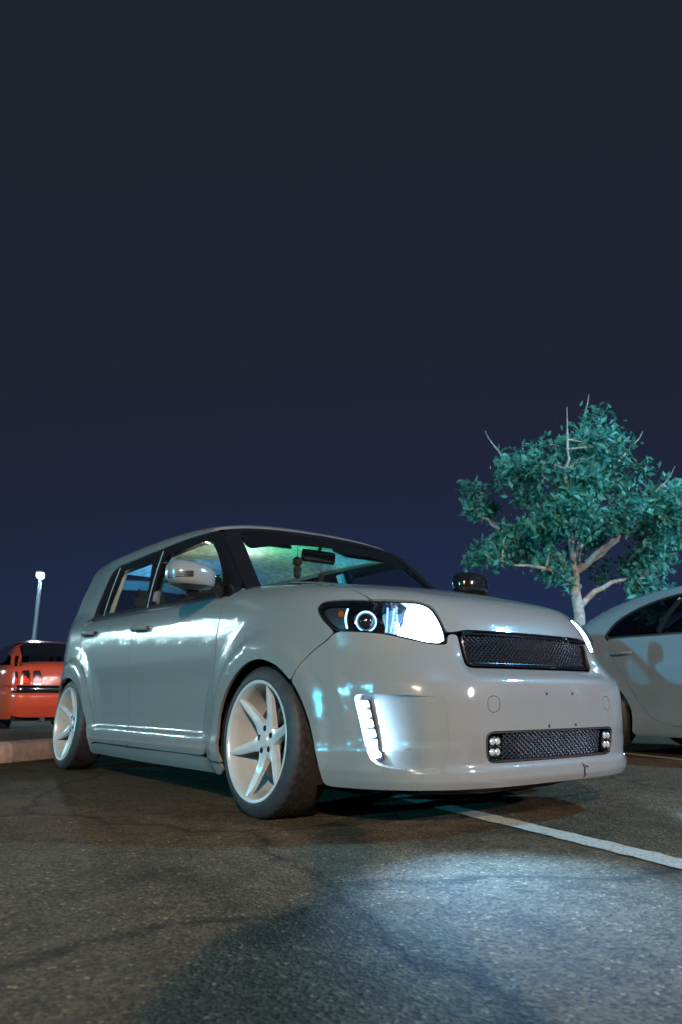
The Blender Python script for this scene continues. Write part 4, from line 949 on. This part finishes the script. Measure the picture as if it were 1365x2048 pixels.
panel('bumper_recess', f_mus, REAR, sym_loop([(0, .553), (.89, .553)], [(.895, .57), (.895, .64)], [(.89, .648), (0, .648)]), M['gloss_black'], mus, res=.03, gap=0, off=-.004)
M['tail_red'] = mat('tail_lamp_red', (.42, .010, .008), .18, coat=1, emit=(1, .05, .02), estr=.55)
M['tail_dark'] = mat('tail_lamp_smoked', (.02, .006, .006), .15, coat=1)
for l_ in lamps + lampsL:
    lp = panel('tail_lamp', f_mus, REAR, l_, M['tail_dark'], mus, gap=-.002, depth=0, res=.02, off=-.012)
    x0, x1 = l_[:, 0].min(), l_[:, 0].max(); xm = x0 + .42*(x1 - x0)
    cell = loop([(x0 + .012, .672), (x1 - .012, .672)], [(x1 - .010, .690), (x1 - .012, .735)], [(xm + .022, .737), (xm + .02, .765)], [(xm - .018, .765), (xm - .02, .737)], [(x0 + .014, .735), (x0 + .010, .69)], step=.008, rnd=0)
    panel('lit_element', f_mus, REAR, cell, M['tail_red'], lp, gap=0, depth=.004, res=.02, off=-.008)
panel('boot_lid', f_mus, TOP, sym_loop([(-1.50, 0), (-1.50, .66)], [(-1.54, .70), (-2.04, .74)], [(-2.09, .70), (-2.10, 0)], axis=1), M['red'], mus, res=.05, gap=.003)
panel('rear_window', f_muscab, TOP, sym_loop([(-.86, 0), (-.86, .46)], [(-.9, .50), (-1.54, .60)], [(-1.58, .56), (-1.60, 0)], axis=1), M['gloss_black'], mus, res=.06, gap=0)
panel('roof', f_muscab, ROOF, sym_loop([(.32, 0), (.32, .36)], [(.28, .44), (-.5, .47), (-.85, .50)], [(-.90, .46), (-.845, .38), (-.845, 0)], axis=1), M['red'], mus, res=.06, gap=0)
panel('pillar', f_muscab, TOP, loop([(-.85, .48), (-.90, .52), (-1.58, .615)], [(-1.64, .62), (-1.62, .70)], [(-1.2, .70), (-.8, .64), (-.75, .55)]), M['red'], mus, res=.05, gap=0, both=True)
panel('body_side', f_mus, SIDE, loop([(-2.08, .86), (-2.12, .62), (-2.1, .3)], [(-2.05, .22), (-1.72, .22)], [(-1.285 + .37*math.cos(t), .31 + .35*math.sin(t)) for t in np.linspace(-.3, math.pi + .3, 22)][::-1], [(-.93, .2), (.95, .2)], [(1.285 + .37*math.cos(t), .31 + .35*math.sin(t)) for t in np.linspace(-.3, math.pi + .3, 22)][::-1], [(1.7, .22), (2.1, .22)], [(2.15, .4), (2.1, .7)], [(1.9, .78), (1.0, .90), (0, .93), (-1.6, .92), (-2.0, .90)]), M['red'], mus, res=.05, gap=0, both=True)
panel('side_window', f_muscab, SIDE, loop([(-1.15, 1.0), (-.95, 1.16), (-.7, 1.25), (0, 1.27)], [(.1, 1.26), (.85, .98)], [(.8, .96), (-1.1, .97)]), M['gloss_black'], mus, res=.06, gap=0, both=True)
panel('hood', f_mus, TOP, sym_loop([(.95, 0), (.95, .74)], [(1.0, .78), (2.0, .70)], [(2.1, .6), (2.15, 0)], axis=1), M['red'], mus, gap=.003, res=.06)
panel('windscreen', f_muscab, TOP, sym_loop([(.33, 0), (.33, .46)], [(.36, .5), (.95, .62)], [(1.0, .58), (1.02, 0)], axis=1), M['gloss_black'], mus, gap=0, depth=0, res=.08)
q = MB(); q.box((0, 0, .22), (4.0, 1.5, .06)); q.box((-2.0, 0, .30), (.3, 1.3, .1)); q.build('underbody', M['liner'], mus, smooth=False)
q = MB(); q.tube([(-2.0, .45, .22), (-2.19, .45, .215)], .035, 12); q.build('exhaust', M['chrome'], mus); q = MB(); q.tube([(-2.0, -.45, .22), (-2.19, -.45, .215)], .035, 12); q.build('exhaust', M['chrome'], mus)
for x, y, s in ((-1.285, -.775, 1), (-1.285, .775, -1), (1.285, -.775, 1), (1.285, .775, -1)): wheel(mus, x, y, .307, s, 0, first=w0, spin=x*30)
# ------------------------------------------------------------ trees and bushes
M['bark'] = mat('pale_bark', (.34, .32, .30), .85, noise=.45, nscale=18, bump=.6, bscale=50, bdist=.01)
def leaf_mat(name, c0, c1):
    m = bpy.data.materials.new(name); m.use_nodes = True
    n, l = m.node_tree.nodes, m.node_tree.links; b = n['Principled BSDF']; b.inputs['Roughness'].default_value = .55
    g = n.new('ShaderNodeNewGeometry'); r = n.new('ShaderNodeValToRGB'); e = r.color_ramp.elements; e[0].color = (*c0, 1); e[1].color = (*c1, 1)
    l.new(g.outputs['Random Per Island'], r.inputs[0]); l.new(r.outputs[0], b.inputs['Base Color'])
    tr = n.new('ShaderNodeBsdfTranslucent'); l.new(r.outputs[0], tr.inputs[0]); mx = n.new('ShaderNodeMixShader'); mx.inputs[0].default_value = .3
    l.new(b.outputs[0], mx.inputs[1]); l.new(tr.outputs[0], mx.inputs[2]); l.new(mx.outputs[0], n['Material Output'].inputs[0])
    return m
M['leaf'] = leaf_mat('leaf', (.025, .16, .13), (.085, .34, .27))
def leaves(name, spots, size, m, parent, seed):
    r = np.random.default_rng(seed); S = np.array([tuple(p) for p in spots]); n = len(S)
    nrm = r.normal(size=(n, 3)); nrm[:, 2] += .5; nrm /= np.linalg.norm(nrm, axis=1)[:, None]
    a = np.cross(nrm, r.normal(size=(n, 3))); a /= np.linalg.norm(a, axis=1)[:, None]; b = np.cross(nrm, a)
    s = size*(.55 + .9*r.random(n))[:, None]
    V = np.empty((n, 4, 3)); V[:, 0] = S - a*s; V[:, 1] = S + b*s*.46 + nrm*s*.15; V[:, 2] = S + a*s; V[:, 3] = S - b*s*.46 + nrm*s*.15
    F = np.arange(n*4).reshape(n, 4); o = obj(name, V.reshape(-1, 3), F, m, parent, smooth=False); o['kind'] = 'stuff'; return o
def tree(x, y, label):
    e = empty('tree', (x, y, 0)); tag(e, label, 'tree'); r = random.Random(23); wood = MB(); sp = []
    rt, dp = Vector((.602, .799, 0)), Vector((-.799, .602, 0))
    V3 = lambda a, b, c: rt*a + dp*b + Vector((0, 0, c))
    wood.tube([V3(0, 0, -.05), V3(.02, 0, .6), V3(-.02, .02, 1.2), V3(.0, 0, 1.6), V3(-.03, 0, 1.95), V3(-.01, 0, 2.25)], [.105, .085, .078, .074, .066, .055], 14)
    limbs = [[(0, 0, 1.9), (-.22, .1, 2.5), (-.55, .1, 3.2), (-.80, .15, 3.75), (-1.0, .2, 4.2)], [(0, 0, 2.1), (.05, 0, 2.7), (.04, 0, 3.4), (.16, -.1, 4.1), (.32, -.1, 4.62)],
             [(.0, 0, 2.2), (.18, .1, 2.8), (.40, .2, 3.35), (.78, .25, 3.8), (1.15, .3, 4.25)], [(.02, 0, 1.72), (.28, .05, 1.93), (.62, .1, 2.08), (.98, 0, 2.10)],
             [(-.02, 0, 2.0), (-.45, .1, 2.35), (-.9, .1, 2.75), (-1.4, .15, 3.15)], [(0, 0, 2.2), (.5, -.3, 2.6), (1.0, -.35, 2.95), (1.75, -.3, 3.35)], [(0, 0, 2.1), (-.2, -.5, 2.7), (-.3, -.9, 3.3), (-.35, -1.2, 3.9)],
             [(0, 0, 2.2), (.2, .6, 2.8), (.3, 1.0, 3.4), (.4, 1.2, 4.0)], [(0, 0, 2.0), (-.3, -.3, 2.15), (-.8, -.5, 2.2), (-1.15, -.5, 2.25)], [(0, 0, 2.2), (.5, -.7, 2.7), (.9, -1.0, 3.2)], [(0, 0, 2.2), (-.6, .6, 2.7), (-1.0, .9, 3.2)]]
    nodes = []
    for L in limbs:
        P = [V3(*p) for p in L]; P = [Vector(p) for p in spline([tuple(p) for p in P], .12)]
        P = [p + Vector((r.gauss(0, .015), r.gauss(0, .015), r.gauss(0, .012))) if 0 < i else p for i, p in enumerate(P)]
        n = len(P); wood.tube(P, [.046*(1 - .86*i/(n - 1)) + .004 for i in range(n)], 8); nodes += P[3:]
        tip = P[-1]; d = (P[-1] - P[-3]).normalized(); wood.tube([tip, tip + d*.14, tip + d*.24 + Vector((0, 0, .05))], [.008, .006, .003], 5)
    # twigs and leaf tufts: tufts fill an uneven round crown
    k = 0
    while k < 108:
        a, b, c = r.gauss(0, 1), r.gauss(0, 1), r.gauss(0, 1); m_ = math.sqrt(a*a + b*b + c*c); q_ = r.random()**.42
        a, b, c = a/m_*q_, b/m_*q_, c/m_*q_
        lob = 1 + .13*math.sin(5*math.atan2(c, a) + 1.0) + .08*math.sin(9*math.atan2(c, a))
        ctr = V3(.26 + 1.72*a*lob, 1.25*b, 3.06 + 1.34*c*(1 + .14*math.sin(4*math.atan2(c, a) + .6)))
        if c < -.55 and abs(a) < .28: continue
        nd = min(nodes, key=lambda p: (p - ctr).length); d = ctr - nd
        if d.length > .95: continue
        k += 1; mid = nd + d*.5 + Vector((r.gauss(0, .05), r.gauss(0, .05), r.gauss(0, .05) + .04)); wood.tube([nd, mid, ctr], [.013, .009, .004], 5)
        out = d.normalized(); s = r.uniform(.075, .125)
        for _ in range(int(r.uniform(80, 150))):
            t = r.uniform(-.28, .10); sp.append(ctr + out*t + Vector((r.gauss(0, s), r.gauss(0, s), r.gauss(0, s*.8))))
    wood.build('trunk', M['bark'], e, angle=60)
    leaves('crown', sp, .056, M['leaf'], e, 5); return e
tree(-3.24, 6.20, 'small leafy tree with pale trunk behind the silver saloon')
# ------------------------------------------------------------ the crouching photographer, whose shadow lies in front of the cars
M['jacket'] = mat('dark_jacket', (.030, .032, .040), .85, noise=.25, nscale=40, bump=.4, bscale=30, bdist=.01)
M['jeans'] = mat('dark_jeans', (.020, .026, .045), .85, noise=.3, nscale=60)
M['skin'] = mat('skin', (.42, .27, .20), .5); M['hair'] = mat('hair', (.020, .015, .012), .6, noise=.4, nscale=80); M['shoe'] = mat('shoe', (.03, .03, .03), .6)
def photographer(loc, rz):
    root = empty('person', loc, rz); tag(root, 'person crouching in a dark jacket and jeans holding a camera low', 'person')
    V, E_, Rd = [], [], []
    def chain(pts, start=None):
        prev = start
        for x, y, z, r in pts:
            V.append((x, y, z)); Rd.append(r); i = len(V) - 1
            if prev is not None: E_.append((prev, i))
            prev = i
        return prev
    chain([(-.02, 0, .40, .145), (.05, 0, .58, .135), (.13, 0, .78, .150)]); chest = 2
    nk = chain([(.20, 0, .93, .062), (.235, 0, 1.00, .058), (.265, 0, 1.06, .080), (.28, 0, 1.13, .092), (.27, 0, 1.19, .066)], chest)
    for s in (1, -1):
        chain([(-.01, .105*s, .38, .105), (.20, .17*s, .46, .086), (.39, .20*s, .50, .066), (.25, .19*s, .30, .056), (.08, .18*s, .10, .042), (.14, .185*s, .05, .044), (.27, .20*s, .035, .036)], 0)
        w = chain([(.13, .17*s, .83, .080), (.17, .235*s, .70, .056), (.24, .25*s, .56, .046), (.34, .16*s, .51, .036), (.415, .090*s, .485, .030), (.445, .078*s, .478, .027)], chest)
        for k, (dz, ln) in enumerate(((.026, .062), (.010, .070), (-.006, .066), (-.021, .054))):
            chain([(.462, .074*s, .478 + dz, .0095), (.478, .060*s, .478 + dz, .0088), (.478 + .004, (.060 - ln*.45)*s, .478 + dz, .0080), (.470, (.060 - ln*.75)*s, .476 + dz, .0072)], w)
        chain([(.425, .072*s, .512, .0105), (.428, .050*s, .528, .0098), (.432, .030*s, .532, .0088)], w)
    me = bpy.data.meshes.new('body'); me.from_pydata(V, E_, []); o = bpy.data.objects.new('body', me); COL.objects.link(o)
    sk = o.modifiers.new('skin', 'SKIN'); sk.use_smooth_shade = True
    for i, d in enumerate(o.data.skin_vertices[0].data): d.radius = (Rd[i], Rd[i]); d.use_root = (i == 0)
    sb = o.modifiers.new('sub', 'SUBSURF'); sb.levels = sb.render_levels = 2
    dg = bpy.context.evaluated_depsgraph_get(); me2 = bpy.data.meshes.new_from_object(o.evaluated_get(dg)); me2.name = 'body'
    bpy.data.objects.remove(o); me2.materials.clear()
    for k in ('jacket', 'jeans', 'skin', 'shoe'): me2.materials.append(M[k])
    for p in me2.polygons:
        c = p.center; k = 0
        if c.z > .955 and c.x > .12: k = 2
        elif c.x > .405 and c.z > .42 and abs(c.y) < .125 : k = 2
        elif c.z < .085 or (c.z < .12 and c.x < .12): k = 3
        elif c.z < .44 and (abs(c.y) > .05 or c.z < .42) and not (c.x > .2 and c.z > .55): k = 1
        elif c.z < .60 and c.x > .12 and abs(c.y) > .09 and c.x < .47 and c.z < .57 and not (c.x < .46 and abs(c.y) > .21 and c.z > .53): k = 1
        p.material_index = k
    me2.shade_smooth(); b = link(bpy.data.objects.new('body', me2), root)
    # hair cap, nose, ears, eyes
    q = MB(); q.grid(lambda u, v: (.262 + .098*math.cos(u*6.283)*math.sin(v*1.75) - .012, .088*math.sin(u*6.283)*math.sin(v*1.75), 1.135 + .125*math.cos(v*1.75) + (.03 if math.cos(u*6.283) > .3 else -.03)*math.sin(v*1.75)), 24, 10); q.build('hair', M['hair'], root)
    q = MB(); q.tube([(.362, 0, 1.125), (.382, 0, 1.095), (.368, 0, 1.085)], [.010, .014, .010], 8); q.build('nose', M['skin'], root)
    for s in (1, -1):
        q = MB(); q.tube([(.265, .088*s, 1.08), (.268, .098*s, 1.10), (.262, .092*s, 1.13)], [.010, .013, .008], 8); q.build('ear', M['skin'], root)
        q = MB(); q.grid(lambda u, v: (.357 + .009*math.sin(v*3.1416)*math.cos(u*6.283), .032*s + .012*math.sin(v*3.1416)*math.sin(u*6.283), 1.125 + .007*math.cos(v*3.1416)), 10, 6); q.build('eye', M['shoe'], root)
    q = MB(); q.tube([(.355, -.022, 1.055), (.362, 0, 1.052), (.355, .022, 1.055)], .005, 6); q.build('mouth', M['jacket'], root)
    c = empty('camera_body', loc, rz); tag(c, 'black camera held low in the hands of the crouching person', 'camera')
    q = MB(); q.box((.440, 0, .476), (.055, .125, .085), ch=.012); q.box((.440, 0, .530), (.045, .05, .03), ch=.01); q.build('housing', M['black'], c)
    q = MB(); q.lathe([(.03, .462), (.034, .47), (.034, .500), (.030, .503), (.026, .498)], axis='x', n=24); q.xf(Matrix.Translation((0, 0, .4756))); q.build('lens_barrel', M['gloss_black'], c)
photographer((3.137, -2.772, 0), math.atan2(.6, -.8))
